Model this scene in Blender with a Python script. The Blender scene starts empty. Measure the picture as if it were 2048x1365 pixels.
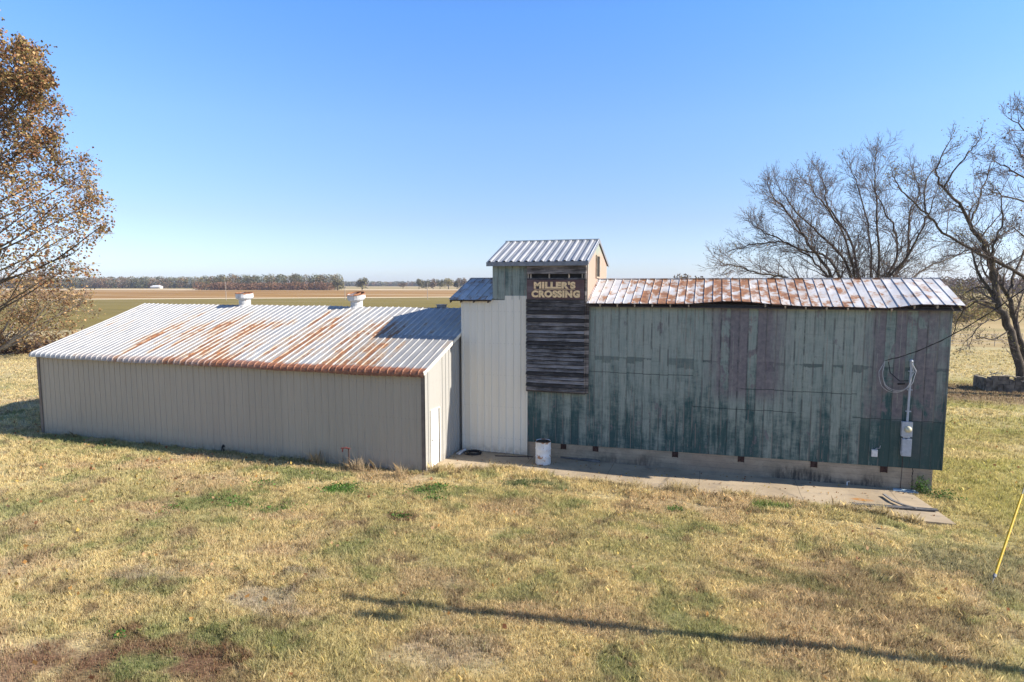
import bpy, math, random
import numpy as np
from math import sin, cos, tan, atan, radians, pi, sqrt
from mathutils import Vector, Matrix

# ------------------------------------------------------------------ setup
scene = bpy.context.scene
COL = scene.collection
rng = np.random.default_rng(7)
random.seed(7)
F, H, YAW, P = 1220.0, 6.7, radians(18.2), atan(114.5/1220)
FW = np.array([-sin(YAW)*cos(P), cos(YAW)*cos(P), -sin(P)])
RT = np.array([cos(YAW), sin(YAW), 0.0]); UP = np.cross(RT, FW); CAM = np.array([0, 0, H])

def at(px, py, depth):                      # surveyed direction -> world point at a true distance
    return CAM + (FW*F + RT*(px-1024) - UP*(py-682.5))*(depth/F)
def ground_at(px, py, z=0.0):
    r = FW*F + RT*(px-1024) - UP*(py-682.5)
    return CAM + r*((z-H)/r[2])

def tag(o, label=None, cat=None, group=None, kind=None):
    if label: o['label'] = label
    if cat: o['category'] = cat
    if group: o['group'] = group
    if kind: o['kind'] = kind
    return o
def empty(name, loc, label, cat, group=None):
    o = bpy.data.objects.new(name, None); COL.objects.link(o); o.location = loc
    o.empty_display_size = .3
    return tag(o, label, cat, group)

def origin_of(o):
    v = np.zeros(3)
    while o is not None:
        v += np.array(o.location); o = o.parent
    return v

class MB:
    """collects shapes in world coordinates; build() links them as one mesh object"""
    def __init__(s): s.v = []; s.f = []; s.c = []; s.n = 0
    def add(s, verts, faces, col=None):
        b = s.n
        s.v.extend([tuple(map(float, p)) for p in verts]); s.n += len(verts)
        s.f.extend([tuple(i+b for i in f) for f in faces])
        if col is not None: s.c.extend([col]*len(verts))
        return s
    def box(s, a, b, col=None):
        x0, y0, z0 = a; x1, y1, z1 = b
        v = [(x0,y0,z0),(x1,y0,z0),(x1,y1,z0),(x0,y1,z0),(x0,y0,z1),(x1,y0,z1),(x1,y1,z1),(x0,y1,z1)]
        return s.add(v, [(0,3,2,1),(4,5,6,7),(0,1,5,4),(1,2,6,5),(2,3,7,6),(3,0,4,7)], col)
    def prism(s, poly, ext):                # poly: list of 3d points, ext: vector
        n = len(poly); e = np.array(ext, float)
        v = [np.array(p, float) for p in poly] + [np.array(p, float)+e for p in poly]
        f = [tuple(range(n))[::-1], tuple(range(n, 2*n))] + [(i, (i+1) % n, n+(i+1) % n, n+i) for i in range(n)]
        return s.add(v, f)
    def bar(s, p, q, w, h, up=(0,0,1)):     # rectangular bar from p to q
        p = np.array(p, float); q = np.array(q, float); d = q-p; d /= np.linalg.norm(d)
        a = np.cross(d, up); a /= np.linalg.norm(a); b = np.cross(a, d)
        c = [p+a*w/2*i+b*h/2*j for i, j in ((-1,-1),(1,-1),(1,1),(-1,1))]
        return s.prism(c, q-p)
    def tube(s, pts, rad, n=8, cap=True, col=None):
        pts = [np.array(p, float) for p in pts]; m = len(pts)
        if not hasattr(rad, '__len__'): rad = [rad]*m
        t0 = pts[1]-pts[0]; t0 = t0/(np.linalg.norm(t0)+1e-9)
        a = np.cross(t0, (0,0,1.0)) if abs(t0[2]) < .95 else np.cross(t0, (1.0,0,0))
        a /= np.linalg.norm(a); v = []
        for i in range(m):
            t = pts[min(i+1, m-1)]-pts[max(i-1, 0)]; t = t/(np.linalg.norm(t)+1e-9)
            a = a-t*np.dot(a, t); a /= (np.linalg.norm(a)+1e-9); b = np.cross(t, a)
            for k in range(n):
                w = 2*pi*k/n; v.append(pts[i]+(a*cos(w)+b*sin(w))*rad[i])
        f = [(i*n+k, i*n+(k+1) % n, (i+1)*n+(k+1) % n, (i+1)*n+k) for i in range(m-1) for k in range(n)]
        if cap: f += [tuple(range(n))[::-1], tuple(range((m-1)*n, m*n))]
        return s.add(v, f, col)
    def lathe(s, c, prof, n=24, ax=None):   # prof: (r, z) pairs round vertical axis at c
        v = []
        for r, z in prof:
            for k in range(n):
                w = 2*pi*k/n; v.append((c[0]+r*cos(w), c[1]+r*sin(w), c[2]+z))
        f = [(i*n+k, i*n+(k+1) % n, (i+1)*n+(k+1) % n, (i+1)*n+k) for i in range(len(prof)-1) for k in range(n)]
        return s.add(v, f)
    def sheet(s, A, U, V, N, ulen, vpts, pitch, prof, zfun=None, u0=0.0, vmin=None):
        """ribbed metal sheet. A corner, U/V/N unit axes, vpts list of (v, n offset); prof list of (u, n) inside one pitch"""
        A, U, V, N = [np.array(k, float) for k in (A, U, V, N)]
        us = []; k0 = math.floor(u0/pitch)-1
        for k in range(k0, int((u0+ulen)/pitch)+2):
            for (pu, pn) in prof:
                u = k*pitch+pu-u0
                if 1e-4 < u < ulen-1e-4: us.append((u, pn))
        us = [(0.0, 0.0)]+us+[(ulen, 0.0)]
        v = []; m = len(vpts)
        for (u, n) in us:
            for (vv, vn) in vpts:
                p = A+U*u+V*vv+N*(n+vn)
                if zfun: p = p+np.array([0, 0, zfun(p[0], vv)])
                v.append(p)
        f = [(i*m+j, (i+1)*m+j, (i+1)*m+j+1, i*m+j+1) for i in range(len(us)-1) for j in range(m-1)]
        return s.add(v, f)
    def build(s, name, m, parent=None, smooth=False, loc=None):
        me = bpy.data.meshes.new(name)
        base = origin_of(parent) if parent is not None else (np.array(loc, float) if loc is not None else np.zeros(3))
        v = np.array(s.v) - base
        me.from_pydata(v.tolist(), [], s.f); me.materials.append(m)
        if s.c:
            a = me.color_attributes.new('Col', 'FLOAT_COLOR', 'POINT')
            c = np.ones((len(s.c), 4), np.float32); c[:, :3] = np.array(s.c); a.data.foreach_set('color', c.ravel())
        if smooth: me.polygons.foreach_set('use_smooth', [True]*len(me.polygons))
        me.update()
        o = bpy.data.objects.new(name, me); COL.objects.link(o)
        if parent is not None: o.parent = parent
        elif loc is not None: o.location = loc
        return o

def bulk(name, V, k, m, C=None, parent=None, loc=(0,0,0)):
    """V: (N,k,3) array of N k-gons, C: (N,3) colour"""
    N = len(V); base = origin_of(parent) if parent is not None else np.array(loc, float)
    me = bpy.data.meshes.new(name)
    me.vertices.add(N*k); me.vertices.foreach_set('co', (V.reshape(-1, 3)-base).astype(np.float32).ravel())
    me.loops.add(N*k); me.loops.foreach_set('vertex_index', np.arange(N*k, dtype=np.int32))
    me.polygons.add(N); me.polygons.foreach_set('loop_start', np.arange(0, N*k, k, dtype=np.int32))
    me.polygons.foreach_set('loop_total', np.full(N, k, np.int32))
    me.materials.append(m); me.update(calc_edges=True)
    if C is not None:
        a = me.color_attributes.new('Col', 'FLOAT_COLOR', 'POINT')
        c = np.ones((N, k, 4), np.float32); c[:, :, :3] = C[:, None, :]; a.data.foreach_set('color', c.ravel())
    o = bpy.data.objects.new(name, me); COL.objects.link(o)
    if parent is not None: o.parent = parent
    else: o.location = loc
    return o

# ------------------------------------------------------------------ value noise (numpy)
def vnoise(x, y, s=0):
    xi = np.floor(x).astype(np.int64); yi = np.floor(y).astype(np.int64); fx = x-xi; fy = y-yi
    fx = fx*fx*(3-2*fx); fy = fy*fy*(3-2*fy)
    def h(a, b):
        n = (a*374761393+b*668265263+s*1442695041) & 0x7fffffff
        n = ((n ^ (n >> 13))*1274126177) & 0x7fffffff
        return ((n ^ (n >> 16)) & 0xffff)/65535.0
    return (h(xi, yi)*(1-fx)+h(xi+1, yi)*fx)*(1-fy)+(h(xi, yi+1)*(1-fx)+h(xi+1, yi+1)*fx)*fy
def fbm(x, y, s=0, o=3):
    t = 0; a = .5; w = 0
    for i in range(o): t = t+a*vnoise(x*2**i+i*17.3, y*2**i-i*9.1, s+i); w += a; a *= .55
    return t/w
def sst(x, a, b):
    t = np.clip((x-a)/(b-a), 0, 1); return t*t*(3-2*t)

# ------------------------------------------------------------------ materials
class M:
    def __init__(s, name, rough=.8, metal=0.0, spec=.3):
        s.m = bpy.data.materials.new(name); s.m.use_nodes = True; s.t = s.m.node_tree
        s.b = s.t.nodes['Principled BSDF']; s.b.inputs['Roughness'].default_value = rough
        s.b.inputs['Metallic'].default_value = metal; s.b.inputs['Specular IOR Level'].default_value = spec
    def put(s, sock, v):
        if v is None: return
        if isinstance(v, bpy.types.NodeSocket): s.t.links.new(v, sock)
        else:
            if hasattr(sock.default_value, '__len__') and len(sock.default_value) == 4 and len(v) == 3: v = (*v, 1)
            sock.default_value = v
    def n(s, t, **a):
        nd = s.t.nodes.new(t)
        for k, v in a.items(): setattr(nd, k, v)
        return nd
    def m2(s, op, a, b=None, c=None):
        nd = s.n('ShaderNodeMath', operation=op); s.put(nd.inputs[0], a); s.put(nd.inputs[1], b)
        if c is not None: s.put(nd.inputs[2], c)
        return nd.outputs[0]
    def pos(s): return s.n('ShaderNodeNewGeometry').outputs['Position']
    def xyz(s, v=None):
        nd = s.n('ShaderNodeSeparateXYZ'); s.put(nd.inputs[0], v if v is not None else s.pos()); return nd.outputs
    def vec(s, x=0.0, y=0.0, z=0.0):
        nd = s.n('ShaderNodeCombineXYZ'); s.put(nd.inputs[0], x); s.put(nd.inputs[1], y); s.put(nd.inputs[2], z); return nd.outputs[0]
    def scl(s, v, k):
        nd = s.n('ShaderNodeVectorMath', operation='MULTIPLY'); s.put(nd.inputs[0], v); s.put(nd.inputs[1], k); return nd.outputs[0]
    def noise(s, v, sc, det=4, ro=.55, dist=0.0):
        nd = s.n('ShaderNodeTexNoise'); s.put(nd.inputs['Vector'], v); s.put(nd.inputs['Scale'], sc)
        s.put(nd.inputs['Detail'], det); s.put(nd.inputs['Roughness'], ro); s.put(nd.inputs['Distortion'], dist); return nd.outputs[0]
    def white(s, w):
        nd = s.n('ShaderNodeTexWhiteNoise', noise_dimensions='1D'); s.put(nd.inputs['W'], w); return nd.outputs[0]
    def ss(s, x, a, b, o0=0.0, o1=1.0):
        nd = s.n('ShaderNodeMapRange', interpolation_type='SMOOTHSTEP'); s.put(nd.inputs['Value'], x)
        s.put(nd.inputs['From Min'], a); s.put(nd.inputs['From Max'], b); s.put(nd.inputs['To Min'], o0); s.put(nd.inputs['To Max'], o1); return nd.outputs[0]
    def mix(s, f, a, b, mode='MIX'):
        nd = s.n('ShaderNodeMix', data_type='RGBA', blend_type=mode, clamp_factor=True)
        s.put(nd.inputs[0], f); s.put(nd.inputs[6], a); s.put(nd.inputs[7], b); return nd.outputs[2]
    def bump(s, h, st=.3, d=.01):
        nd = s.n('ShaderNodeBump'); s.put(nd.inputs['Height'], h); nd.inputs['Strength'].default_value = st
        nd.inputs['Distance'].default_value = d; s.t.links.new(nd.outputs[0], s.b.inputs['Normal'])
    def out(s, c): s.put(s.b.inputs['Base Color'], c); return s.m

def mat_plain(name, c, rough=.7, metal=0.0, var=.18, sc=6.0, spec=.3):
    k = M(name, rough, metal, spec); n = k.noise(k.pos(), sc, 5, .6)
    lo = tuple(v*(1-var) for v in c); hi = tuple(min(1, v*(1+var)) for v in c)
    k.bump(k.noise(k.pos(), sc*6, 3), .15, .005)
    return k.out(k.mix(k.ss(n, .3, .7), lo, hi))

def mat_painted_wall(name, base, streak=.10, dirt=(.25, .2, .14), spec=.35):
    k = M(name, .5, 0, spec); x, y, z = k.xyz()
    u = k.m2('ADD', x, y)
    pn = k.white(k.m2('FLOOR', k.m2('DIVIDE', u, .915)))
    c = k.mix(k.m2('MULTIPLY', pn, .22), base, tuple(v*.72 for v in base))
    st = k.noise(k.vec(k.m2('MULTIPLY', u, 5.0), 0.0, k.m2('MULTIPLY', z, .35)), 1.6, 5, .6)
    c = k.mix(k.ss(st, .45, .8, 0, streak*2.5), c, tuple(v*.55 for v in base))
    low = k.m2('MULTIPLY', k.ss(z, k.m2('MULTIPLY', k.noise(k.vec(u, 0.0, 0.0), 2.5, 4, .7), .9), 0.0), k.ss(k.noise(k.pos(), 6, 5, .7), .3, .6))
    c = k.mix(k.m2('MULTIPLY', low, .5), c, dirt)
    # screw rows
    fr = k.m2('ABSOLUTE', k.m2('SUBTRACT', k.m2('FRACT', k.m2('DIVIDE', z, 1.25)), .5))
    fu = k.m2('ABSOLUTE', k.m2('SUBTRACT', k.m2('FRACT', k.m2('DIVIDE', u, .1525)), .5))
    dot = k.m2('MULTIPLY', k.m2('LESS_THAN', fr, .01), k.m2('LESS_THAN', fu, .07))
    c = k.mix(k.m2('MULTIPLY', dot, .55), c, tuple(v*.4 for v in base))
    return k.out(c)

def rust_col(k, v):
    n = k.noise(v, 5.0, 6, .7)
    c = k.mix(k.ss(n, .3, .6), (.15, .052, .020), (.34, .145, .05))
    return k.mix(k.ss(n, .62, .8), c, (.46, .24, .10))

def mat_tan_roof(name='weathered_white_roof'):
    k = M(name, .5, .0, .35); x, y, z = k.xyz()
    pid = k.m2('FLOOR', k.m2('DIVIDE', x, .305)); wp = k.white(pid); fr = k.m2('FRACT', k.m2('DIVIDE', x, .305))
    sv = k.vec(k.m2('MULTIPLY', x, .9), k.m2('ADD', k.m2('MULTIPLY', y, .42), k.m2('MULTIPLY', wp, .55)), 0.0)
    big = k.noise(sv, .8, 3, .5); med = k.noise(sv, 2.4, 5, .65); fine = k.noise(k.pos(), 9, 5, .7)
    # how far the rust has got: most in a belt across the slope right of the middle
    belt = k.m2('MULTIPLY', k.ss(x, -28.0, -21.0), k.ss(x, -10.2, -13.0))
    belt = k.m2('MULTIPLY', belt, k.ss(y, 24.8, 22.6))
    sc = k.m2('ADD', k.m2('MULTIPLY', big, .55), k.m2('MULTIPLY', med, .5))
    sc = k.m2('ADD', sc, k.m2('MULTIPLY', fine, .16)); sc = k.m2('ADD', sc, k.m2('MULTIPLY', belt, .135))
    sc = k.m2('ADD', sc, k.m2('MULTIPLY', wp, .07))
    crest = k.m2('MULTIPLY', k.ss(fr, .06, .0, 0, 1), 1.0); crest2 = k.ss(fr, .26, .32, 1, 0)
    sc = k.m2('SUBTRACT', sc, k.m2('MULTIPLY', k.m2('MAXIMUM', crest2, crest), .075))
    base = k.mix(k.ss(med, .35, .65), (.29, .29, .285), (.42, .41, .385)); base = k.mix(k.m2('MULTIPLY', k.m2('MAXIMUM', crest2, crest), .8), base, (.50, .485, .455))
    base = k.mix(k.ss(k.noise(sv, 5.5, 5, .7), .5, .72, 0, .55), base, (.25, .255, .265))
    base = k.mix(k.ss(fine, .55, .75, 0, .35), base, (.36, .27, .18))
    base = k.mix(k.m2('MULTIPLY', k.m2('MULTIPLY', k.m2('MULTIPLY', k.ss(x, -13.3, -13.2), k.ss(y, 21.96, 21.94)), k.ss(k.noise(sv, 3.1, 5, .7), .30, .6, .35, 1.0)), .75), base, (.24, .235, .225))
    r = k.ss(sc, .765, .825); halo = k.ss(sc, .68, .78)
    c = k.mix(k.m2('MULTIPLY', halo, .55), base, (.42, .28, .14))
    c = k.mix(k.m2('MULTIPLY', r, .93), c, rust_col(k, k.pos()))
    # eave ends are rusted through the paint
    ea = k.m2('MULTIPLY', k.ss(k.m2('ADD', y, k.m2('MULTIPLY', k.noise(k.pos(), 3, 3), .25)), 19.50, 19.33), k.ss(k.m2('ADD', x, k.m2('MULTIPLY', k.noise(k.pos(), 1.1, 2), 5)), -25.5, -20.5))
    c = k.mix(k.m2('MULTIPLY', ea, k.ss(x, -24.0, -15.0, .35, 1.0)), c, k.mix(k.ss(fine, .35, .65), (.17, .06, .03), (.30, .13, .065)))
    return k.out(c)

def mat_seam_roof(name, rustiness=.0, base0=(.20, .205, .205), base1=(.29, .29, .28), metal=.25, rough=.45):
    k = M(name, rough, metal, .4); x, y, z = k.xyz()
    pid = k.m2('FLOOR', k.m2('DIVIDE', x, .31)); wp = k.white(pid)
    sv = k.vec(k.m2('MULTIPLY', x, 1.0), k.m2('ADD', k.m2('MULTIPLY', y, .8), k.m2('MULTIPLY', wp, 3.0)), 0.0)
    med = k.noise(sv, 2.2, 5, .65, .3); fine = k.noise(k.pos(), 12, 5, .7)
    base = k.mix(k.ss(k.noise(sv, 1.4, 4), .35, .65), base0, base1)
    base = k.mix(k.m2('MULTIPLY', wp, .25), base, tuple(v*.72 for v in base0))
    base = k.mix(k.ss(fine, .55, .8, 0, .3), base, (.42, .36, .30))
    belt = k.m2('MULTIPLY', k.ss(x, -4.0, -1.5), k.ss(x, 6.5, .8))
    sc = k.m2('ADD', k.m2('MULTIPLY', med, .8), k.m2('MULTIPLY', fine, .2))
    sc = k.m2('ADD', sc, k.m2('MULTIPLY', k.m2('SUBTRACT', wp, .5), .04)); sc = k.m2('ADD', sc, k.m2('MULTIPLY', belt, .10))
    sc = k.m2('ADD', sc, rustiness)
    c = k.mix(k.ss(sc, .47, .60, 0, .55), base, (.42, .29, .18))
    c = k.mix(k.ss(sc, .55, .63, 0, .9), c, rust_col(k, k.pos()))
    return k.out(c)

def mat_green(name='weathered_green_siding'):
    k = M(name, .62, 0, .25); x, y, z = k.xyz(); u = k.m2('ADD', x, k.m2('SUBTRACT', y, 22.4)); PW = .295
    uu = k.m2('DIVIDE', u, PW); pid = k.m2('FLOOR', uu); fr = k.m2('FRACT', uu)
    w1 = k.white(pid); w2 = k.white(k.m2('ADD', pid, 91.7)); w3 = k.white(k.m2('ADD', pid, 37.3))
    sv = k.vec(k.m2('MULTIPLY', u, 4.0), k.m2('MULTIPLY', w1, 9.0), k.m2('MULTIPLY', z, .55))
    st = k.noise(sv, 1.3, 6, .65); fine = k.noise(k.pos(), 7, 6, .7)
    blot = k.noise(k.vec(u, k.m2('MULTIPLY', w1, 4.0), z), 1.6, 5, .6, .6)
    seam = k.m2('ADD', 4.03, k.m2('MULTIPLY', k.m2('SUBTRACT', w2, .5), .05))
    top = k.ss(z, k.m2('SUBTRACT', seam, .02), k.m2('ADD', seam, .02))
    fade = k.m2('ADD', k.m2('MULTIPLY', st, 1.05), k.m2('MULTIPLY', k.m2('SUBTRACT', w1, .5), .30))
    fade = k.m2('ADD', fade, k.m2('MULTIPLY', top, .12)); fade = k.m2('ADD', fade, k.m2('MULTIPLY', k.m2('SUBTRACT', blot, .5), .75))
    fade = k.m2('ADD', fade, k.m2('MULTIPLY', k.ss(z, .6, 4.3, -.2, .8), .52))
    fade = k.m2('SUBTRACT', k.m2('ADD', fade, k.m2('MULTIPLY', k.m2('SUBTRACT', k.noise(k.scl(k.pos(), (1, 1, 3)), 4, 5, .7), .5), .45)), k.m2('MULTIPLY', k.ss(x, 4.2, 5.2), .16))
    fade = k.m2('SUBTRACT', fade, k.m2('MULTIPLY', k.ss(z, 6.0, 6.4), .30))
    c = k.mix(k.ss(fade, .30, .85), (.030, .074, .074), (.25, .29, .25))
    c = k.mix(k.ss(fade, .85, 1.15, 0, .6), c, (.33, .35, .30))
    vs = k.noise(k.vec(k.m2('MULTIPLY', u, 16.0), w1, k.m2('MULTIPLY', z, .9)), 1.5, 6, .75); c = k.mix(k.ss(vs, .50, .68, 0, .55), c, (.055, .085, .085)); c = k.mix(k.ss(vs, .48, .33, 0, .35), c, (.33, .35, .31))
    hm = k.noise(k.vec(k.m2('MULTIPLY', u, 1.2), w2, k.m2('MULTIPLY', z, 9.0)), 1.3, 5, .7); c = k.mix(k.ss(hm, .5, .75, 0, .3), c, (.10, .125, .12))
    # square dark overlap marks under the upper sheets
    bh = k.m2('MULTIPLY', k.m2('ADD', k.m2('MULTIPLY', k.m2('POWER', w2, 2.0), .85), .1), .42)
    bz = k.m2('MULTIPLY', k.m2('LESS_THAN', z, seam), k.m2('GREATER_THAN', z, k.m2('SUBTRACT', k.m2('SUBTRACT', seam, bh), k.m2('MULTIPLY', k.m2('SUBTRACT', fine, .5), .25))))
    bz = k.m2('MULTIPLY', bz, k.m2('GREATER_THAN', w3, .25))
    c = k.mix(k.m2('MULTIPLY', bz, k.m2('ADD', .25, k.m2('MULTIPLY', w3, .45))), c, (.035, .060, .062))
    # bare purple-grey primer
    e = k.m2('MULTIPLY', k.m2('SUBTRACT', st, .5), 1.6)
    a1 = k.m2('MULTIPLY', k.ss(k.m2('ADD', x, e), -.4, .5), k.ss(k.m2('ADD', x, e), 2.7, 1.8)); a1 = k.m2('MULTIPLY', a1, k.ss(z, 2.4, 3.1))
    a2 = k.m2('MULTIPLY', k.ss(k.m2('ADD', x, e), 4.6, 5.2), k.ss(k.m2('ADD', x, e), 7.4, 6.6)); a2 = k.m2('MULTIPLY', a2, k.ss(z, 2.1, 2.5))
    a3 = k.m2('MULTIPLY', k.ss(k.m2('ADD', x, e), 5.9, 6.2), k.ss(k.m2('ADD', x, e), 6.7, 6.5)); a3 = k.m2('MULTIPLY', a3, k.ss(z, .9, 1.2))
    pa = k.m2('MAXIMUM', k.m2('MAXIMUM', a1, a2), k.m2('MULTIPLY', a3, .8))
    pm = k.m2('MULTIPLY', pa, k.ss(k.m2('ADD', k.m2('MULTIPLY', blot, .6), k.m2('MULTIPLY', k.m2('ADD', st, w1), .3)), .45, .52))
    pm = k.m2('MAXIMUM', pm, k.m2('MULTIPLY', k.ss(k.noise(k.vec(k.m2('MULTIPLY', u, 2.0), 3.3, z), 1.1, 5, .7), .63, .68), .8))
    c = k.mix(k.m2('MULTIPLY', pm, .85), c, k.mix(k.ss(fine, .3, .7), (.11, .095, .108), (.21, .17, .175)))
    # long light scuffs and rust-pink runs beside the seams
    sm = k.m2('LESS_THAN', k.m2('ABSOLUTE', k.m2('SUBTRACT', fr, k.m2('ADD', .3, k.m2('MULTIPLY', w3, .6)))), .035)
    sm = k.m2('MULTIPLY', sm, k.ss(k.noise(k.vec(k.m2('MULTIPLY', u, 1.5), 0.0, z), 1.3, 5, .7), .48, .56))
    c = k.mix(k.m2('MULTIPLY', sm, .6), c, k.mix(w1, (.30, .20, .16), (.30, .33, .28)))
    ed = k.m2('MAXIMUM', k.m2('LESS_THAN', fr, .10), k.m2('GREATER_THAN', fr, .93))
    edn = k.noise(k.vec(k.m2('MULTIPLY', u, .8), 7.0, k.m2('MULTIPLY', z, .8)), 1.7, 5, .7)
    c = k.mix(k.m2('MULTIPLY', k.m2('MULTIPLY', ed, k.ss(edn, .42, .58)), .65), c, k.mix(w2, (.03, .04, .045), (.26, .24, .21)))
    # horizontal sheet laps
    for zz, x0, x1 in ((3.42, -4.4, -.6), (3.06, 1.0, 4.6), (2.33, -.6, 2.8), (2.28, 4.5, 7.2)):
        ln = k.m2('LESS_THAN', k.m2('ABSOLUTE', k.m2('SUBTRACT', z, k.m2('ADD', zz, k.m2('MULTIPLY', w2, .03)))), .014)
        ln = k.m2('MULTIPLY', ln, k.m2('MULTIPLY', k.m2('GREATER_THAN', x, x0), k.m2('LESS_THAN', x, x1)))
        c = k.mix(k.m2('MULTIPLY', ln, .7), c, (.02, .03, .03))
    # below the lower right lap the old paint is whole
    lo = k.m2('MULTIPLY', k.m2('LESS_THAN', z, 2.28), k.m2('MULTIPLY', k.m2('GREATER_THAN', x, 4.75), k.m2('GREATER_THAN', w3, .25)))
    c = k.mix(k.m2('MULTIPLY', lo, .7), c, (.036, .070, .066))
    c = k.mix(k.ss(fine, .6, .8, 0, .25), c, (.28, .28, .25))
    k.bump(st, .2, .01)
    return k.out(c)

def mat_tower_side():
    k = M('sun_bleached_green_tin', .6, 0, .25); x, y, z = k.xyz()
    w = k.white(k.m2('FLOOR', k.m2('DIVIDE', y, .2))); n = k.noise(k.vec(0.0, k.m2('MULTIPLY', y, 4.0), k.m2('MULTIPLY', z, .8)), 1.6, 5, .6)
    c = k.mix(k.ss(k.m2('ADD', n, k.m2('MULTIPLY', w, .3)), .38, .62), (.24, .31, .26), (.44, .29, .22))
    c = k.mix(k.ss(z, 7.5, 8.2, 0, .7), c, (.26, .34, .28))
    return k.out(c)

def mat_boards(name, zstep, dark=(.055, .047, .042), light=(.36, .31, .275), tint=None, ax='x'):
    k = M(name, .85, 0, .15); x, y, z = k.xyz(); u = x if ax == 'x' else z; h = z if ax == 'x' else x
    r = k.white(k.m2('FLOOR', k.m2('DIVIDE', k.m2('SUBTRACT', h, 2.628 if ax == 'x' else 0.0), zstep)))
    g = k.noise(k.vec(k.m2('MULTIPLY', u, 1.2), k.m2('MULTIPLY', r, 20), k.m2('MULTIPLY', h, 22.0)), 1.6, 6, .7, .4)
    b = k.noise(k.vec(u, k.m2('MULTIPLY', r, 20), h), 1.3, 4, .6)
    f = k.m2('ADD', k.m2('MULTIPLY', g, .75), k.m2('ADD', k.m2('MULTIPLY', k.m2('SUBTRACT', r, .5), .28), k.m2('MULTIPLY', k.m2('SUBTRACT', b, .5), .5)))
    c = k.mix(k.ss(f, .25, .62), dark, light)
    if tint: c = k.mix(k.ss(k.noise(k.pos(), 2.5, 4), .35, .65, .25, .85), c, tint)
    k.bump(g, .5, .012)
    return k.out(c)

def mat_foundation():
    k = M('board_formed_concrete', .9, 0, .15); x, y, z = k.xyz()
    n = k.noise(k.scl(k.pos(), (1.0, 1.0, 2.0)), 1.3, 5, .65); f = k.noise(k.pos(), 9, 5, .7)
    c = k.mix(k.ss(n, .35, .65), (.28, .235, .17), (.40, .33, .24))
    c = k.mix(k.ss(k.noise(k.pos(), .7, 3), .52, .62, 0, .5), c, (.36, .26, .18))
    c = k.mix(k.ss(f, .5, .72, 0, .35), c, (.14, .12, .10))
    reach = k.m2('MULTIPLY', k.ss(k.noise(k.vec(x, 0.0, 0.0), .55, 4, .6), .36, .58), k.m2('ADD', .2, k.m2('MULTIPLY', k.noise(k.vec(k.m2('MULTIPLY', x, 4.0), 0.0, 0.0), 1.8, 4, .7), .35)))
    win = k.m2('ADD', k.m2('MULTIPLY', k.ss(x, 1.6, 2.6), k.ss(x, 5.9, 5.2)), k.m2('MULTIPLY', k.ss(x, -4.4, -3.6), k.ss(x, -1.4, -2.2, 0, .6)))
    mold = k.m2('MULTIPLY', k.m2('ADD', .12, k.m2('MULTIPLY', win, .85)), k.m2('MULTIPLY', k.ss(z, k.m2('ADD', reach, .22), k.m2('SUBTRACT', reach, .12)), k.ss(k.noise(k.vec(k.m2('MULTIPLY', x, 5.0), 0.0, z), 1.6, 5, .7), .30, .6)))
    c = k.mix(k.m2('MULTIPLY', mold, .85), c, (.035, .033, .032))
    ln = k.m2('LESS_THAN', k.m2('FRACT', k.m2('DIVIDE', k.m2('ADD', z, .03), .2)), .07)
    c = k.mix(k.m2('MULTIPLY', ln, .35), c, (.10, .08, .07))
    ck = k.m2('LESS_THAN', k.m2('ABSOLUTE', k.m2('SUBTRACT', x, k.m2('ADD', 6.28, k.m2('MULTIPLY', k.noise(k.pos(), 7, 3), .09)))), .012)
    c = k.mix(ck, c, (.02, .02, .02))
    k.bump(f, .5, .01); return k.out(c)

def mat_slab():
    k = M('old_concrete_slab', .9, 0, .15); p = k.pos(); x, y, z = k.xyz(p)
    n = k.noise(p, .7, 5, .6); f = k.noise(p, 6, 6, .7)
    c = k.mix(k.ss(n, .35, .65), (.34, .265, .175), (.44, .35, .235))
    c = k.mix(k.ss(k.noise(k.scl(p, (.8, 2.0, 1)), 1.6, 5, .7), .52, .68, 0, .55), c, (.22, .185, .15))
    c = k.mix(k.ss(k.noise(p, 1.1, 4, .7), .60, .70, 0, .45), c, (.12, .105, .09))
    c = k.mix(k.ss(f, .55, .75, 0, .3), c, (.25, .21, .16))
    d = k.m2('ADD', k.m2('POWER', k.m2('SUBTRACT', x, 4.6), 2.0), k.m2('POWER', k.m2('MULTIPLY', k.m2('SUBTRACT', y, 20.95), 2.2), 2.0))
    c = k.mix(k.m2('MULTIPLY', k.ss(d, .16, .0), k.ss(f, .35, .55)), c, (.38, .17, .04))
    for xx in (-6.5, -3.4, -.3, 2.8, 5.6):
        ln = k.m2('LESS_THAN', k.m2('ABSOLUTE', k.m2('SUBTRACT', x, k.m2('ADD', xx, k.m2('MULTIPLY', k.noise(p, .8, 2), .08)))), .012)
        c = k.mix(k.m2('MULTIPLY', ln, .6), c, (.10, .085, .065))
    k.bump(f, .3, .01); return k.out(c)

def mat_attr(name, rough=.8, trans=0.0, noise=None, spec=.15):
    k = M(name, rough, 0, spec); a = k.n('ShaderNodeAttribute', attribute_name='Col').outputs['Color']
    c = a
    if noise:
        c = k.mix(k.ss(k.noise(k.pos(), noise, 5, .7), .3, .7, .0, .55), a, (.03, .025, .015))
    k.put(k.b.inputs['Base Color'], c)
    if trans:
        tr = k.n('ShaderNodeBsdfTranslucent'); k.put(tr.inputs['Color'], c)
        mx = k.n('ShaderNodeMixShader'); mx.inputs[0].default_value = trans
        k.t.links.new(k.b.outputs[0], mx.inputs[1]); k.t.links.new(tr.outputs[0], mx.inputs[2])
        k.t.links.new(mx.outputs[0], k.t.nodes['Material Output'].inputs['Surface'])
    return k.m

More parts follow.
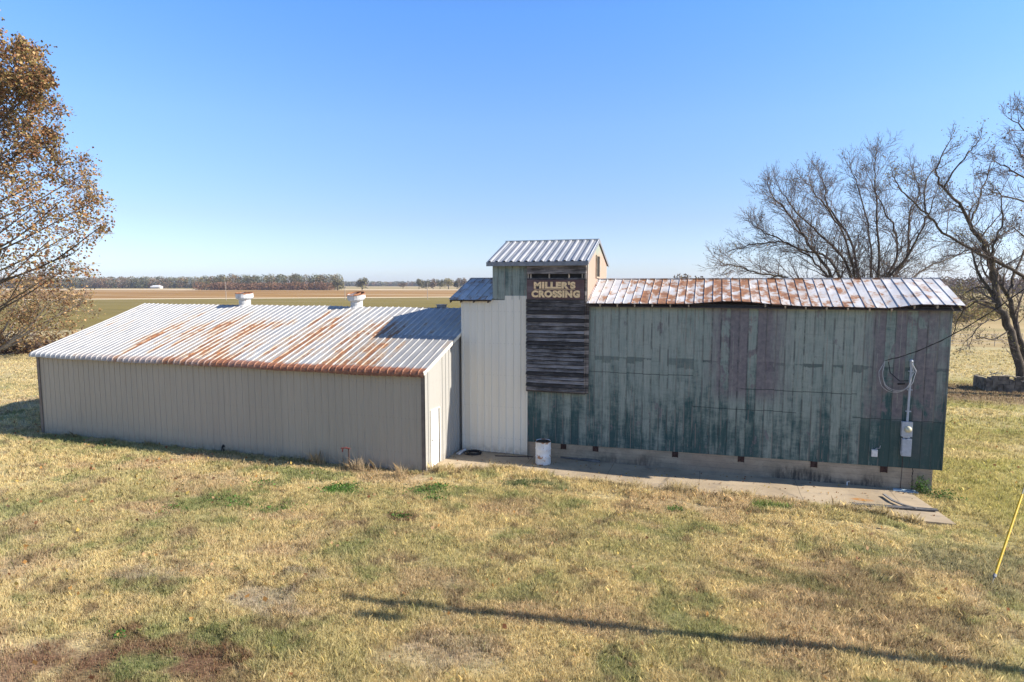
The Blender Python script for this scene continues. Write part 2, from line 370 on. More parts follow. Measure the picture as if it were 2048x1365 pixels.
def mat_field(name, a, b, sc=(.02, .1, 1), stripes=None):
    k = M(name, .95, 0, .05); p = k.pos()
    n = k.noise(k.scl(p, sc), 1.0, 6, .65); f = k.noise(p, .9, 5, .75)
    c = k.mix(k.ss(n, .35, .65), a, b)
    c = k.mix(k.ss(f, .45, .75, 0, .35), c, tuple(v*.5 for v in a))
    if stripes:
        c = k.mix(k.ss(k.noise(k.scl(p, stripes[0]), 1.0, 4, .6), .52, .64, 0, .75), c, stripes[1])
    return k.out(c)

def mat_barrel():
    k = M('chipped_white_paint_steel', .5, 0, .4); p = k.pos(); x, y, z = k.xyz(p)
    n = k.noise(p, 5, 6, .7)
    c = k.mix(k.ss(k.noise(p, 3, 4), .35, .65), (.62, .63, .62), (.78, .78, .76))
    hot = k.m2('MULTIPLY', k.ss(k.m2('ABSOLUTE', k.m2('SUBTRACT', z, .33)), .16, .02), k.ss(k.m2('ABSOLUTE', k.m2('SUBTRACT', x, -5.93)), .16, .02))
    sc = k.m2('ADD', n, k.m2('ADD', k.m2('MULTIPLY', hot, .2), k.ss(z, .78, .87, 0, .12)))
    sc = k.m2('ADD', sc, k.ss(z, .10, .0, 0, .14))
    c = k.mix(k.ss(sc, .60, .66, 0, .9), c, rust_col(k, p))
    return k.out(c)

def mat_ventrust():
    k = M('rust_spotted_ventilator_paint', .5, 0, .3); p = k.pos(); x, y, z = k.xyz(p)
    n = k.noise(p, 4, 6, .7); c = k.mix(k.ss(k.noise(p, 2.2, 4), .35, .65), (.46, .45, .43), (.58, .57, .55))
    c = k.mix(k.ss(k.noise(k.scl(p, (1, 1, .3)), 9, 4), .52, .7, 0, .5), c, (.30, .29, .27))
    sc = k.m2('ADD', n, k.ss(z, 6.12, 6.25, 0, .16)); return k.out(k.mix(k.ss(sc, .58, .66, 0, .9), c, rust_col(k, p)))

def mat_bark(name, a, b):
    k = M(name, .9, 0, .1); n = k.noise(k.scl(k.pos(), (1, 1, .35)), 7, 6, .75)
    k.bump(n, .6, .03); return k.out(k.mix(k.ss(n, .35, .65), a, b))

MT = dict(
    tan=mat_painted_wall('tan_painted_metal', (.43, .37, .285)),
    trim=mat_plain('brown_trim_metal', (.17, .135, .115), .5),
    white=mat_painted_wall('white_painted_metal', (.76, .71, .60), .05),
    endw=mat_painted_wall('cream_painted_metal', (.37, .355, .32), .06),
    roof=mat_tan_roof(), galv=mat_seam_roof('galvanized_tower_roof', -.16, (.34, .35, .36), (.44, .44, .44), .3, .4),
    seam=mat_seam_roof('rusty_seamed_roof', .0, (.50, .50, .50), (.68, .66, .64), .1, .55),
    green=mat_green(), towerside=mat_tower_side(),
    boards=mat_boards('weathered_clapboard', .146),
    signboard=mat_boards('faded_maroon_signboard', .25, (.085, .060, .062), (.20, .155, .155), (.13, .075, .07)),
    cream=mat_plain('cream_letter_paint', (.86, .61, .33), .7, var=.18, sc=9),
    redline=mat_plain('faded_red_paint', (.20, .075, .055), .7),
    found=mat_foundation(), slab=mat_slab(), door=mat_plain('white_door_paint', (.80, .79, .77), .45, var=.04, sc=3),
    dark=mat_plain('dark_interior', (.02, .018, .016), .9), rust=mat_plain('rusted_iron', (.065, .034, .026), .85, var=.5, sc=14),
    vent=mat_plain('white_ventilator_paint', (.66, .65, .63), .5, var=.2, sc=7), fascia=mat_plain('grey_fascia_metal', (.20, .21, .23), .5),
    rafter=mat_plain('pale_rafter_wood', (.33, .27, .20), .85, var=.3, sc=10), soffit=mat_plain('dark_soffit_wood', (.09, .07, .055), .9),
    grey=mat_plain('grey_electrical_metal', (.40, .43, .47), .45, .0, .1, 12), glass=mat_plain('meter_glass', (.55, .52, .36), .15, 0, .2, 20, .6),
    black=mat_plain('black_cable', (.012, .012, .013), .6), wire=mat_plain('bare_aluminium_wire', (.42, .42, .42), .4, .3),
    barrel=mat_barrel(), plank=mat_boards('grey_weathered_plank', .5, (.10, .095, .09), (.30, .285, .265)),
    yellow=mat_plain('yellow_plastic', (.60, .37, .012), .5, var=.15), steel=mat_plain('galvanized_steel', (.30, .30, .30), .4, .4),
    bark=mat_bark('grey_brown_bark', (.045, .036, .028), (.13, .105, .08)), twig=mat_plain('twig_bark', (.15, .115, .10), .9, var=.35, sc=2.0),
    pale=mat_bark('pale_sycamore_bark', (.22, .18, .14), (.50, .45, .38)), leaf=mat_attr('dry_leaf', .7, .35),
    grass=mat_attr('grass_blade', .8, .45), lawn=mat_attr('lawn_thatch', .95, 0, 14.0), farleaf=mat_attr('far_foliage', .9, .15),
    ground=mat_field('pasture', (.35, .26, .125), (.44, .33, .165), (.012, .05, 1), ((.004, .035, 1), (.20, .20, .085))),
    greenfield=mat_field('winter_wheat_field', (.18, .142, .045), (.225, .175, .058), (.01, .06, 1), ((.01, .05, 1), (.23, .175, .075))),
    brownfield=mat_field('harvested_field', (.26, .145, .05), (.35, .205, .075), (.006, .03, 1), ((.003, .02, 1), (.42, .29, .16))),
    path=mat_field('dry_field_edge', (.55, .43, .27), (.65, .52, .34)), pole=mat_plain('weathered_pole_wood', (.30, .26, .22), .9),
    block=mat_plain('mossy_concrete', (.15, .125, .095), .95, var=.6, sc=3), rubber=mat_plain('old_rubber', (.03, .028, .026), .9),
    rust2=mat_plain('orange_rusted_iron', (.30, .13, .06), .85, var=.5, sc=8), ventrust=mat_ventrust(),
    blue=mat_plain('pale_blue_scrap', (.30, .40, .46), .5))

# ------------------------------------------------------------------ camera, world, sun
cam = bpy.data.cameras.new('camera'); co = bpy.data.objects.new('camera', cam); COL.objects.link(co)
co.location = (0, 0, H); co.rotation_euler = (radians(90)-P, 0, YAW)
cam.sensor_width = 36; cam.sensor_fit = 'HORIZONTAL'; cam.lens = F/2048*36; cam.clip_start = .1; cam.clip_end = 20000
scene.camera = co
EL, AZ = radians(32.5), radians(7.0)
sd = Vector((cos(EL)*cos(AZ), cos(EL)*sin(AZ), sin(EL)))
sl = bpy.data.lights.new('sun', 'SUN'); sl.energy = 5.0; sl.angle = radians(.53); sl.color = (1.0, .93, .83)
so = bpy.data.objects.new('sun', sl); COL.objects.link(so); so.rotation_euler = sd.to_track_quat('Z', 'Y').to_euler(); so.location = (0, 0, 60)
w = bpy.data.worlds.new('World'); scene.world = w; w.use_nodes = True; nt = w.node_tree
bg = nt.nodes['Background']; sky = nt.nodes.new('ShaderNodeTexSky'); sky.sky_type = 'NISHITA'; sky.sun_disc = False
sky.sun_elevation = EL; sky.sun_rotation = radians(90)-AZ; sky.altitude = 0; sky.air_density = 1.0; sky.dust_density = .3; sky.ozone_density = 1.6
tcd = nt.nodes.new('ShaderNodeTexCoord'); sx = nt.nodes.new('ShaderNodeSeparateXYZ'); nt.links.new(tcd.outputs['Generated'], sx.inputs[0])
rp = nt.nodes.new('ShaderNodeValToRGB'); nt.links.new(sx.outputs[2], rp.inputs[0])     # tints sky by height: deeper blue, then darkened overhead to weaken shadow fill
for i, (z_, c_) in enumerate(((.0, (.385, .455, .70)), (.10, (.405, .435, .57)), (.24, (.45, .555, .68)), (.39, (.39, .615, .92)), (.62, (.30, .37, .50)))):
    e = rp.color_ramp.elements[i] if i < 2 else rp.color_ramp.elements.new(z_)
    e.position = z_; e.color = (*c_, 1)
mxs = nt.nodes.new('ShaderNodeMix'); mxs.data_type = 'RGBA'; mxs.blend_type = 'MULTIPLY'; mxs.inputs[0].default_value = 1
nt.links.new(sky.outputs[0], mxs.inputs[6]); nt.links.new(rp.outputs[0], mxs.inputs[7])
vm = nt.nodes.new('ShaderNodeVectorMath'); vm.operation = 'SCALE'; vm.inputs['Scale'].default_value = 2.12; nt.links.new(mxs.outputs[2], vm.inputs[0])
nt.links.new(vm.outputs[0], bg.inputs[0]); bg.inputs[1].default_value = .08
scene.view_settings.view_transform = 'Standard'; scene.view_settings.look = 'None'
scene.view_settings.exposure = 0.95; scene.view_settings.gamma = 1
scene.cycles.max_bounces = 6; scene.cycles.transparent_max_bounces = 8

# ------------------------------------------------------------------ ground and fields
def quad(name, pts, m, kind='structure'):
    b = MB(); b.add(pts, [tuple(range(len(pts)))]); o = b.build(name, m); tag(o, kind=kind); return o
quad('ground', [(-7000, -600, -.12), (7000, -600, -.12), (7000, 9000, -.12), (-7000, 9000, -.12)], MT['ground'])
def ln(px0, py0, px1, py1, z, ext0, ext1):
    a = ground_at(px0, py0, z); b = ground_at(px1, py1, z); return a+(a-b)*ext0, b+(b-a)*ext1
n0, n1 = ln(100, 662, 500, 660, -.09, .8, 2.6)
f0, f1 = ln(110, 600, 940, 595, -.09, .6, 1.2)
quad('field', [n0, n1, f1, f0], MT['greenfield'])
e0, e1 = ln(110, 598.2, 940, 593.4, -.09, .6, 1.2)
quad('field', [f0, f1, e1, e0], MT['path'])
b0, b1 = ln(110, 580.5, 940, 581.0, -.09, .5, .6)
quad('field', [e0, e1, b1, b0], MT['brownfield'])
c0, c1 = ln(110, 579.0, 940, 579.2, -.09, .5, .6)
quad('field', [b0, b1, c1, c0], MT['path'])

# patches seen on the lawn: (x, y, rx, ry, colour, strength)
STRAW = np.array((.74, .60, .31)); PINK = np.array((.62, .46, .28)); GREEN = np.array((.29, .32, .12)); OLIVE = np.array((.54, .48, .22))
BRIGHT = np.array((.13, .26, .045)); REDB = np.array((.25, .135, .08)); GREY = np.array((.50, .41, .30)); YG = np.array((.46, .42, .13)); LITT = np.array((.28, .19, .115))
def gp(px, py): p = ground_at(px, py, -.05); return p[0], p[1]
SP = []
def spot(px, py, rx, ry, c, s): x, y = gp(px, py); SP.append((x, y, rx, ry, c, s))
for a in ((680,982,.55,.3,BRIGHT,1), (860,985,.5,.45,GREEN,.9), (1050,968,.9,.35,np.array((.12,.17,.07)),.9), (460,1008,1.3,.7,GREEN,.8),
          (600,945,1.6,.5,GREEN,.8), (250,890,3.5,.8,OLIVE,.8), (120,880,3,.7,GREEN,.7), (510,1195,.75,.5,GREY,.7), (330,1145,.5,.25,GREY,.45), (270,1150,.4,.2,GREY,.4), (650,1155,.6,.2,GREY,.7),
          (1130,1095,1.1,.7,PINK,1), (1120,1075,.6,.4,LITT,.7), (1700,1190,2.2,.9,LITT,.6), (1300,1040,1.5,.4,OLIVE,.7), (350,1300,1.0,.7,REDB,.75), (60,1330,2.0,.8,REDB,.75), (200,1290,1.2,.5,REDB,.65),
          (400,1350,.8,.5,REDB,.65), (280,1335,.35,.3,GREEN,.9), (420,1265,.4,.3,GREEN,.8), (100,1265,.6,.2,GREEN,.6), (840,1310,.7,.4,GREY,.4), (960,1330,.5,.4,GREY,.35),
          (800,1035,.5,.2,REDB,.8), (290,1025,.9,.15,REDB,.7), (600,905,5,.25,PINK,.5), (1560,1170,1.0,.4,GREEN,.5), (1350,1020,.3,.15,BRIGHT,.7), (1200,1100,2,1.2,OLIVE,.5),
          (1950,1130,1.6,1.3,np.array((.30,.31,.16)),.6), (1700,1040,1.5,.4,OLIVE,.6), (1560,1020,.4,.15,BRIGHT,.8), (1890,1035,.8,.3,OLIVE,.6),(960,1050,1.0,.5,STRAW,.6),(1020,1195,.8,.4,GREEN,.5)): spot(*a)
def lawn_colour(x, y):
    n = len(x); c = np.tile(STRAW, (n, 1)).astype(float)
    def mixin(col, f): nonlocal c; c = c*(1-f[:, None])+col*f[:, None]
    mixin(OLIVE, sst(fbm(x*.35, y*.45, 3, 4), .48, .70)*.7)
    mixin(GREEN, sst(fbm(x*.8, y*1.0, 11, 4), .57, .72)*.7); mixin(LITT, sst(fbm(x*2.6, y*3.0, 15, 3), .68, .8)*.6); mixin(GREEN, sst(fbm(x*3.1, y*3.3, 19, 3), .66, .8)*.6)
    mixin(PINK, sst(fbm(x*.5, y*.7, 23, 4), .52, .68)*.7)
    mixin(LITT, sst(fbm(x*1.4, y*1.6, 31, 3), .66, .78)*.7)
    right = sst(x, 5.5, 9)*sst(y, 15.5, 19)
    mixin(YG, right*(.55+.4*fbm(x*.3, y*.4, 5)))
    mixin(STRAW*.95, right*sst(fbm(x*.25, y*.5, 8), .5, .65)*.8)
    dirt = sst(x, 9, 14)*sst(y, 39.5, 42.5)*(1-sst(y, 47, 50)); mixin(LITT, dirt*.9)
    far = sst(x, 8, 14)*sst(y, 48, 54); mixin(STRAW*.92, far*.8)
    lf = (1-sst(x, -34, -28))*sst(y, 24, 34); mixin(STRAW*.93, lf*.8)
    for (sx, sy, rx, ry, col, s) in SP:
        d = np.sqrt(((x-sx)/rx)**2+((y-sy)/ry)**2)+(fbm(x*1.3, y*2.0, 51, 4)-.5)*4.2
        mixin(col, (1-sst(d, .65, 1.25))*s)
    return c*(.88+.24*fbm(x*2.5, y*2.5, 77)[:, None])
# lawn sheet
xs = np.arange(-90, 70.1, .4); ys = np.arange(1, 78.1, .4); X, Y = np.meshgrid(xs, ys); nx, ny = len(xs), len(ys)
Z = -.075+.035*(fbm(X*.5, Y*.5, 9)-.5)
EX0 = np.array([-9.7, -9.0, -8.3, -6.7, -5.3, -3.5, -1.8, -.2, 1.3, 2.7, 4.1, 5.3, 6.2]); EY0 = np.array([19.25, 19.6, 20.1, 20.65, 20.35, 20.0, 19.85, 20.0, 20.25, 20.1, 19.9, 19.6, 19.45])
Z = Z+.07*np.clip(1.3-np.abs(Y-np.interp(X, EX0, EY0)+.5), 0, 1)*((X > -9.9) & (X < 5.2))*(Y < np.interp(X, EX0, EY0)+.2)
me = bpy.data.meshes.new('lawn'); me.from_pydata(np.stack([X.ravel(), Y.ravel(), Z.ravel()], 1).tolist(), [], [(j*nx+i, j*nx+i+1, (j+1)*nx+i+1, (j+1)*nx+i) for j in range(ny-1) for i in range(nx-1)])
lc = lawn_colour(X.ravel(), Y.ravel())*.82
a = me.color_attributes.new('Col', 'FLOAT_COLOR', 'POINT'); cc = np.ones((len(lc), 4), np.float32); cc[:, :3] = lc; a.data.foreach_set('color', cc.ravel())
me.materials.append(MT['lawn']); me.polygons.foreach_set('use_smooth', [True]*len(me.polygons))
o = bpy.data.objects.new('lawn', me); COL.objects.link(o); tag(o, kind='structure')

# grass blades
EDX = np.array([-9.7, -9.0, -8.3, -6.7, -5.3, -3.5, -1.8, -.2, 1.3, 2.7, 4.1, 5.3, 6.2, 6.66, 6.9]); EDY = np.array([19.25, 19.6, 20.1, 20.65, 20.35, 20.0, 19.85, 20.0, 20.25, 20.1, 19.9, 19.6, 19.45, 19.5, 19.5])
def allowed(x, y):
    ok = ~((x > -28.95) & (x < -9.58) & (y > 19.27) & (y < 31))
    ok &= ~((x > -9.6) & (x < 7.0) & (y > 22.3) & (y < 26.9))
    e = np.interp(x, EDX, EDY)+(vnoise(x*1.7, y*0+3, 4)-.5)*.35
    sl_ = (x > -9.65) & (x < 6.24+(22.2-y)*.165) & (y > e) & (y < 26)
    return ok & ~sl_
VB = []; VC = []
def grass(d0, d1, dens, wid, hgt, xr=None):
    area = 1.72*(d1*d1-d0*d0)/2+6*(d1-d0); n = int(area*dens)
    d = np.sqrt(rng.uniform(d0*d0, d1*d1, n)); s = rng.uniform(-.86, .86, n)*d+rng.uniform(-2, 2, n)
    x = -sin(YAW)*d+cos(YAW)*s; y = cos(YAW)*d+sin(YAW)*s
    # gather into tufts
    m_ = n//14; ti = rng.integers(0, m_, n); sg_ = rng.uniform(.02, .075, m_)[ti]; lone = rng.random(n) < .25
    tx = np.where(lone, x, x[ti]+rng.normal(size=n)*sg_); ty = np.where(lone, y, y[ti]+rng.normal(size=n)*sg_); x, y = tx, ty
    tuft_h = np.where(lone, .8, rng.uniform(.6, 1.35, m_)[ti]); tuft_c = np.where(lone, 1, rng.uniform(.8, 1.2, m_)[ti])
    bare = fbm(x*1.1, y*1.3, 41, 3); keep = allowed(x, y) & (rng.random(n) < np.clip(1.5-1.0*sst(bare, .55, .75), .5, 1)); 
    for (sx, sy, rx, ry, col, st) in SP:
        if col is GREY or col is REDB:
            keep &= ~((((x-sx)/rx)**2+((y-sy)/ry)**2 < .9) & (rng.random(n) < .4))
    x = x[keep]; y = y[keep]; tuft_h = tuft_h[keep]; tuft_c = tuft_c[keep]; n = len(x)
    h = tuft_h* hgt*(.35+1.1*fbm(x*.9, y*.9, 61, 3))*rng.uniform(.45, 1.25, n)
    edge = (x > -9.6) & (x < 7) & (np.abs(y-np.interp(x, EDX, EDY)) < .8) & (y > 18.5); h[edge] *= 1.45; h[(x > 4.9) & (x < 7.6) & (y > 18.2) & (y < 20.6)] *= .45; h[(x < -9.2) & (x > -29.5) & (y > 18.4)] *= .6
    for (sx, sy, rx, ry, col, st) in SP:
        if col is REDB or col is GREY: h[((x-sx)/rx)**2+((y-sy)/ry)**2 < 1] *= .62
    az = rng.uniform(0, 2*pi, n); ln_ = rng.uniform(.15, 1.0, n)*h*.9; wd = wid*rng.uniform(.6, 1.3, n)
    base = np.stack([x, y, np.where((x > -9.6) & (x < 5.3) & (y > 18.9) & (y < 22), -.03, -.09)], 1); a2 = rng.uniform(0, 2*pi, n)
    side = np.stack([np.cos(a2), np.sin(a2), np.zeros(n)], 1)*wd[:, None]/2
    mid = base+np.stack([np.cos(az)*ln_*.35, np.sin(az)*ln_*.35, h*.62+.03], 1); tip = base+np.stack([np.cos(az)*ln_, np.sin(az)*ln_, h+.03], 1)
    c = lawn_colour(x, y)*rng.uniform(.75, 1.3, (n, 1))*tuft_c[:, None]
    dry = rng.random(n) < .18; c[dry] = c[dry]*.5+np.array((.75, .62, .36))*.5
    grn = rng.random(n) < .10; c[grn] = c[grn]*.5+np.array((.16, .24, .06))*.5; drk = rng.random(n) < .07; c[drk] = c[drk]*.35+np.array((.10, .06, .035))*.65
    VB.append(np.stack([base-side, base+side, mid+side*.8, tip, mid-side*.8], 1)); VC.append(c)
grass(6.0, 10, 6000, .0048, .12); grass(10, 14, 3800, .0058, .12); grass(14, 20, 2100, .0078, .12); grass(20, 28, 900, .012, .12)
grass(28, 42, 260, .022, .12); grass(42, 62, 80, .035, .12)
def stalks(n, fx, fy, h0, h1, col):
    t = rng.random(n); x = fx(t)+rng.normal(size=n)*.05; y = fy(t)-np.abs(rng.normal(size=n))*.10; k_ = fbm(x*1.3, x*0+2, 91, 3); q = rng.random(n) < sst(k_, .35, .65); x, y = x[q], y[q]; n = len(x)
    h = rng.uniform(h0, h1, n)*(.5+fbm(x*2, x*0, 93)); az = rng.uniform(0, 2*pi, n); l_ = h*rng.uniform(.2, .9, n); a2 = rng.uniform(0, 2*pi, n)
    base = np.stack([x, y, np.full(n, -.07)], 1); side = np.stack([np.cos(a2), np.sin(a2), a2*0], 1)*.005
    mid = base+np.stack([np.cos(az)*l_*.35, np.sin(az)*l_*.35, h*.65], 1); tip = base+np.stack([np.cos(az)*l_, np.sin(az)*l_, h], 1)
    VB.append(np.stack([base-side, base+side, mid+side*.8, tip, mid-side*.8], 1)); VC.append(np.array(col)*rng.uniform(.5, 1.3, (n, 1)))
stalks(9000, lambda t: -28.8+t*19.1, lambda t: 19.2+t*0, .05, .17, (.42, .38, .17))
stalks(1300, lambda t: -28.8+t*19.1, lambda t: 19.1+t*0, .12, .30, (.55, .44, .24))
stalks(9000, lambda t: -9.4+t*15.2, lambda t: np.interp(-9.4+t*15.2, EDX, EDY)+.05, .12, .36, (.66, .54, .30))
stalks(1200, lambda t: -14.2+t*4.2, lambda t: 19.05-.35*t, .2, .6, (.60, .46, .28))
stalks(1500, lambda t: 6.8+t*.4, lambda t: 22.5-t*2.8, .08, .25, (.34, .36, .12))
o = bulk('grass', np.concatenate(VB), 5, MT['grass'], np.clip(np.concatenate(VC), 0, 1)); tag(o, kind='stuff')
# broad leaved weeds
def leafquads(C, size, nrm=None, jit=1.0, asp=.7):
    n = len(C); a = rng.normal(size=(n, 3)); a[:, 2] *= jit; a /= np.linalg.norm(a, axis=1)[:, None]
    r = rng.normal(size=(n, 3)); b = np.cross(a, r); b /= np.linalg.norm(b, axis=1)[:, None]
    s = (size*rng.uniform(.6, 1.35, n))[:, None] if np.isscalar(size) else (size*rng.uniform(.6, 1.35, n))[:, None]
    a = a*s/2; b = b*s/2*asp
    return np.stack([C-a, C-b*.9+a*.1, C+a, C+b*1.1+a*.1], 1)
wv = []; wc = []
for (px, py, rr, n) in ((680,982,.5,520), (690,975,.35,200), (850,985,.45,260), (880,975,.3,150), (870,1000,.3,120), (450,1000,.5,120), (480,1012,.4,100), (350,1020,.4,60), (1350,1022,.22,110), (1560,1020,.22,90), (520,968,.4,70), (800,1035,.25,80), (1890,998,.3,80), (240,1272,.12,30), (1600,1030,.2,50), (560,1020,.5,80), (1050,965,.6,100)):
    x, y = gp(px, py); g = rng.normal(size=(n, 2))*rr*.55; p = np.stack([x+g[:, 0]*1.3, y+g[:, 1]*.8, rng.uniform(-.05, .05, n)], 1)
    p = p[allowed(p[:, 0], p[:, 1])]; wv.append(leafquads(p, .075, jit=.35)); wc.append(np.array((.085, .17, .035))*rng.uniform(.6, 1.5, (len(p), 1)))
o = bulk('weeds', np.concatenate(wv), 4, MT['leaf'], np.concatenate(wc)); tag(o, kind='stuff')
# fallen leaves
n = 1500; d = np.sqrt(rng.uniform(49, 30**2, n)); s = rng.uniform(-.86, .86, n)*d; x = -sin(YAW)*d+cos(YAW)*s; y = cos(YAW)*d+sin(YAW)*s
k = allowed(x, y) & (rng.random(n) < np.where((x < -14), 1.0, .45)); x = x[k]; y = y[k]; n = len(x)
pal = np.array(((.42, .22, .07), (.50, .36, .10), (.25, .11, .05), (.48, .30, .16)))
o = bulk('fallen_leaves', leafquads(np.stack([x, y, rng.uniform(-.01, .04, n)], 1), .11, jit=2.5, asp=.9), 4, MT['leaf'], pal[rng.integers(0, 4, n)]); tag(o, kind='stuff')

x = rng.uniform(-9.4, 6.3, 260); y = rng.uniform(19.9, 22.3, 260); k = y > np.interp(x, EDX, EDY)
o = bulk('leaf_litter', leafquads(np.stack([x[k], y[k], np.full(k.sum(), .018)], 1), .06, jit=3, asp=.8), 4, MT['leaf'], pal[rng.integers(0, 4, int(k.sum()))]*.8); tag(o, kind='stuff')
# ------------------------------------------------------------------ slab
b = MB(); b.prism([(x_, y_-.10, -.12) for x_, y_ in zip(EDX[:11], EDY[:11])]+[(5.3, 19.55, -.12), (6.66, 19.58, -.12), (6.20, 22.42, -.12), (6.9, 22.60, -.12), (6.9, 26, -.12), (-9.7, 26, -.12)], (0, 0, .12)); tag(b.build('slab', MT['slab']), kind='structure')

# ------------------------------------------------------------------ tan metal shed
RIB = [(0, 0), (.012, .028), (.045, .028), (.06, 0), (.14, 0), (.147, .006), (.165, .006), (.172, 0), (.215, 0), (.222, .006), (.24, .006), (.247, 0)]
XL, XR, YF, YR, YB, ZE, ZR = -28.9, -9.6, 19.3, 25.0, 30.7, 3.62, 5.63
SL = (ZR-ZE)/(YR-19.1)
shed = empty('metal_shed', (-19.2, 25, 0), 'long low tan metal shed with rust streaked white roof beside the white clad building', 'shed')
b = MB()
b.sheet((XL, YF, -.1), (1, 0, 0), (0, 0, 1), (0, -1, 0), XR-XL, [(0, 0), (3.74, 0)], .305, RIB)
b.build('front_wall', MT['tan'], shed); b = MB()
b.sheet((XL, YB, -.1), (1, 0, 0), (0, 0, 1), (0, 1, 0), XR-XL, [(0, 0), (3.74, 0)], .305, RIB)
b.build('back_wall', MT['tan'], shed)
def gable(X, sgn, y0, y1, ztop, m, name, parent, pitch=.305, prof=RIB, hole=None, z0=-.1):
    """ribbed wall in the plane x = X whose top follows ztop(y); hole=(y0,y1,z1) leaves a doorway"""
    b = MB(); us = [y0]
    k = math.floor(y0/pitch)-1
    offs = [(y0, 0)]
    while k*pitch < y1:
        for pu, pn in prof:
            u = k*pitch+pu
            if y0+1e-3 < u < y1-1e-3: offs.append((u, pn))
        k += 1
    offs.append((y1, 0))
    if hole:
        offs = [q for q in offs if not (hole[0]-.03 < q[0] < hole[1]+.03)]+[(hole[0], 0), (hole[0], 1e-5), (hole[1], 0), (hole[1], 1e-5)]; offs.sort()
    v = []; f = []
    for (u, n) in offs:
        zb = z0
        v += [(X+sgn*n, u, zb), (X+sgn*n, u, hole[2] if hole else (z0+ztop(u))/2), (X+sgn*n, u, ztop(u))]
    for i in range(len(offs)-1):
        inh = hole and offs[i][0] >= hole[0]-1e-4 and offs[i+1][0] <= hole[1]+1e-4
        if not inh: f.append((i*3, i*3+3, i*3+4, i*3+1))
        f.append((i*3+1, i*3+4, i*3+5, i*3+2))
    b.add(v, f); return b.build(name, m, parent)
zt = lambda y: ZE+SL*(min(y, 2*YR-y)-19.1)-.03
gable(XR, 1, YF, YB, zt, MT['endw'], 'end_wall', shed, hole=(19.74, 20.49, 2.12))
gable(XL, -1, YF, YB, zt, MT['tan'], 'end_wall', shed)
for X in (XL-.03, XR-.12):
    b = MB(); b.box((X, YF-.045, -.1), (X+.15, YF-.03, 3.6)); b.build('corner_trim', MT['trim'], shed)
b = MB(); b.box((XR+.004, YF-.045, -.1), (XR+.035, YF+.02, 3.6)); b.build('corner_trim', MT['endw'], shed)
# roof: curled eave, one long sheet each slope, with the lower right sheets lapped on top
RR = [(0, 0), (.022, .025), (.052, .025), (.076, 0)]
yu = np.array([0, YR-19.1, ZR-ZE]); LV = np.linalg.norm(yu); VV = yu/LV; NN = np.array([0, -VV[2], VV[1]])
rf = MB(); rf.sheet((XL-.15, 19.1, ZE), (1, 0, 0), VV, NN, XR-XL+.22, [(-.13, -.16), (-.10, -.085), (-.05, -.03), (.05, 0), (2, .004), (4, -.003), (LV, 0)], .305, RR, lambda x, v: .012*sin(x*1.7)+.01*sin(x*.6+v), u0=XL-.15)
VV2 = np.array([0, -VV[1], VV[2]]); NN2 = np.array([0, VV[2], VV[1]])
rf.sheet((XL-.15, 30.9, ZE), (1, 0, 0), VV2, NN2, XR-XL+.22, [(0, 0), (LV, 0)], .305, RR, u0=XL-.15)
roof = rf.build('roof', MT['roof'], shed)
b = MB(); b.sheet((-13.25, 19.1, ZE), (1, 0, 0), VV, NN, 3.75, [(-.13, -.14), (-.10, -.06), (-.05, 0), (0, .03), (2.0, .05), (3.0, .065), (3.004, .012)], .305, RR, u0=-13.25); b.build('lapped_sheet', MT['roof'], roof)
b = MB(); b.bar((XR+.085, 19.06, ZE-.05), (XR+.085, YR, ZR-.05), .03, .13); b.bar((XR+.085, 30.9, ZE-.05), (XR+.085, YR+.02, ZR-.05), .03, .13); b.build('rake_trim', MT['white'], roof)
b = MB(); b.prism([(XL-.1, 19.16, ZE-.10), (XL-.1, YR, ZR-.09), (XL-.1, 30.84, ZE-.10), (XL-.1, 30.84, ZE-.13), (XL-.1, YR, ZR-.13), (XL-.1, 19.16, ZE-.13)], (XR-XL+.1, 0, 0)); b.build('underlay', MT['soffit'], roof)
# rooftop ventilators
def tilted(mb, piv, ang):
    c_, s_ = cos(ang), sin(ang); mb.v = [(x, piv[1]+(y-piv[1])*c_-(z-piv[2])*s_, piv[2]+(y-piv[1])*s_+(z-piv[2])*c_) for x, y, z in mb.v]; return mb
for (vx, vy, tilt) in ((-22.5, 25.15, radians(4)), (-16.0, 25.15, radians(13))):
    z = 5.5; piv = (vx, vy, z+.5); b = MB()
    b.lathe((vx, vy, z), [(.38, -.06), (.34, .08), (.28, .14), (.28, .43)], 20); b.lathe((vx, vy, z), [(.285, .24), (.292, .25), (.285, .26)], 20)
    vt = b.build('ventilator', MT['ventrust'], shed)
    c = MB(); c.lathe((vx, vy, z), [(.30, .41), (.40, .47), (.43, .53), (.425, .62), (.43, .74), (.41, .745), (.405, .54), (.27, .48)], 20); hd = tilted(c, piv, tilt).build('ventilator_cap', MT['ventrust'], vt)
    c = MB(); c.lathe((vx, vy, z), [(.40, .56), (.02, .64)], 20); c.lathe((vx, vy, z), [(.437, .725), (.442, .752), (.402, .755), (.40, .72)], 20)
    c.bar((vx-.38, vy, z+.66), (vx+.38, vy+.05, z+.66), .05, .05); c.bar((vx, vy-.38, z+.69), (vx+.05, vy+.38, z+.69), .05, .05)
    tilted(c, piv, tilt).build('baffle', MT['rust2'], vt)
    c = MB(); c.add([(vx-.35, vy-.1, z+.70), (vx+.02, vy-.35, z+.715), (vx+.02, vy+.1, z+.80), (vx-.2, vy+.3, z+.72)], [(0, 1, 2, 3)]); tilted(c, piv, tilt).build('cap_flap', MT['ventrust'], vt)
b = MB(); b.box((-11.83, 25.1, 5.4), (-11.5, 25.45, 5.74)); b.box((-11.86, 25.07, 5.74), (-11.47, 25.48, 5.77)); b.build('flue', MT['fascia'], shed)
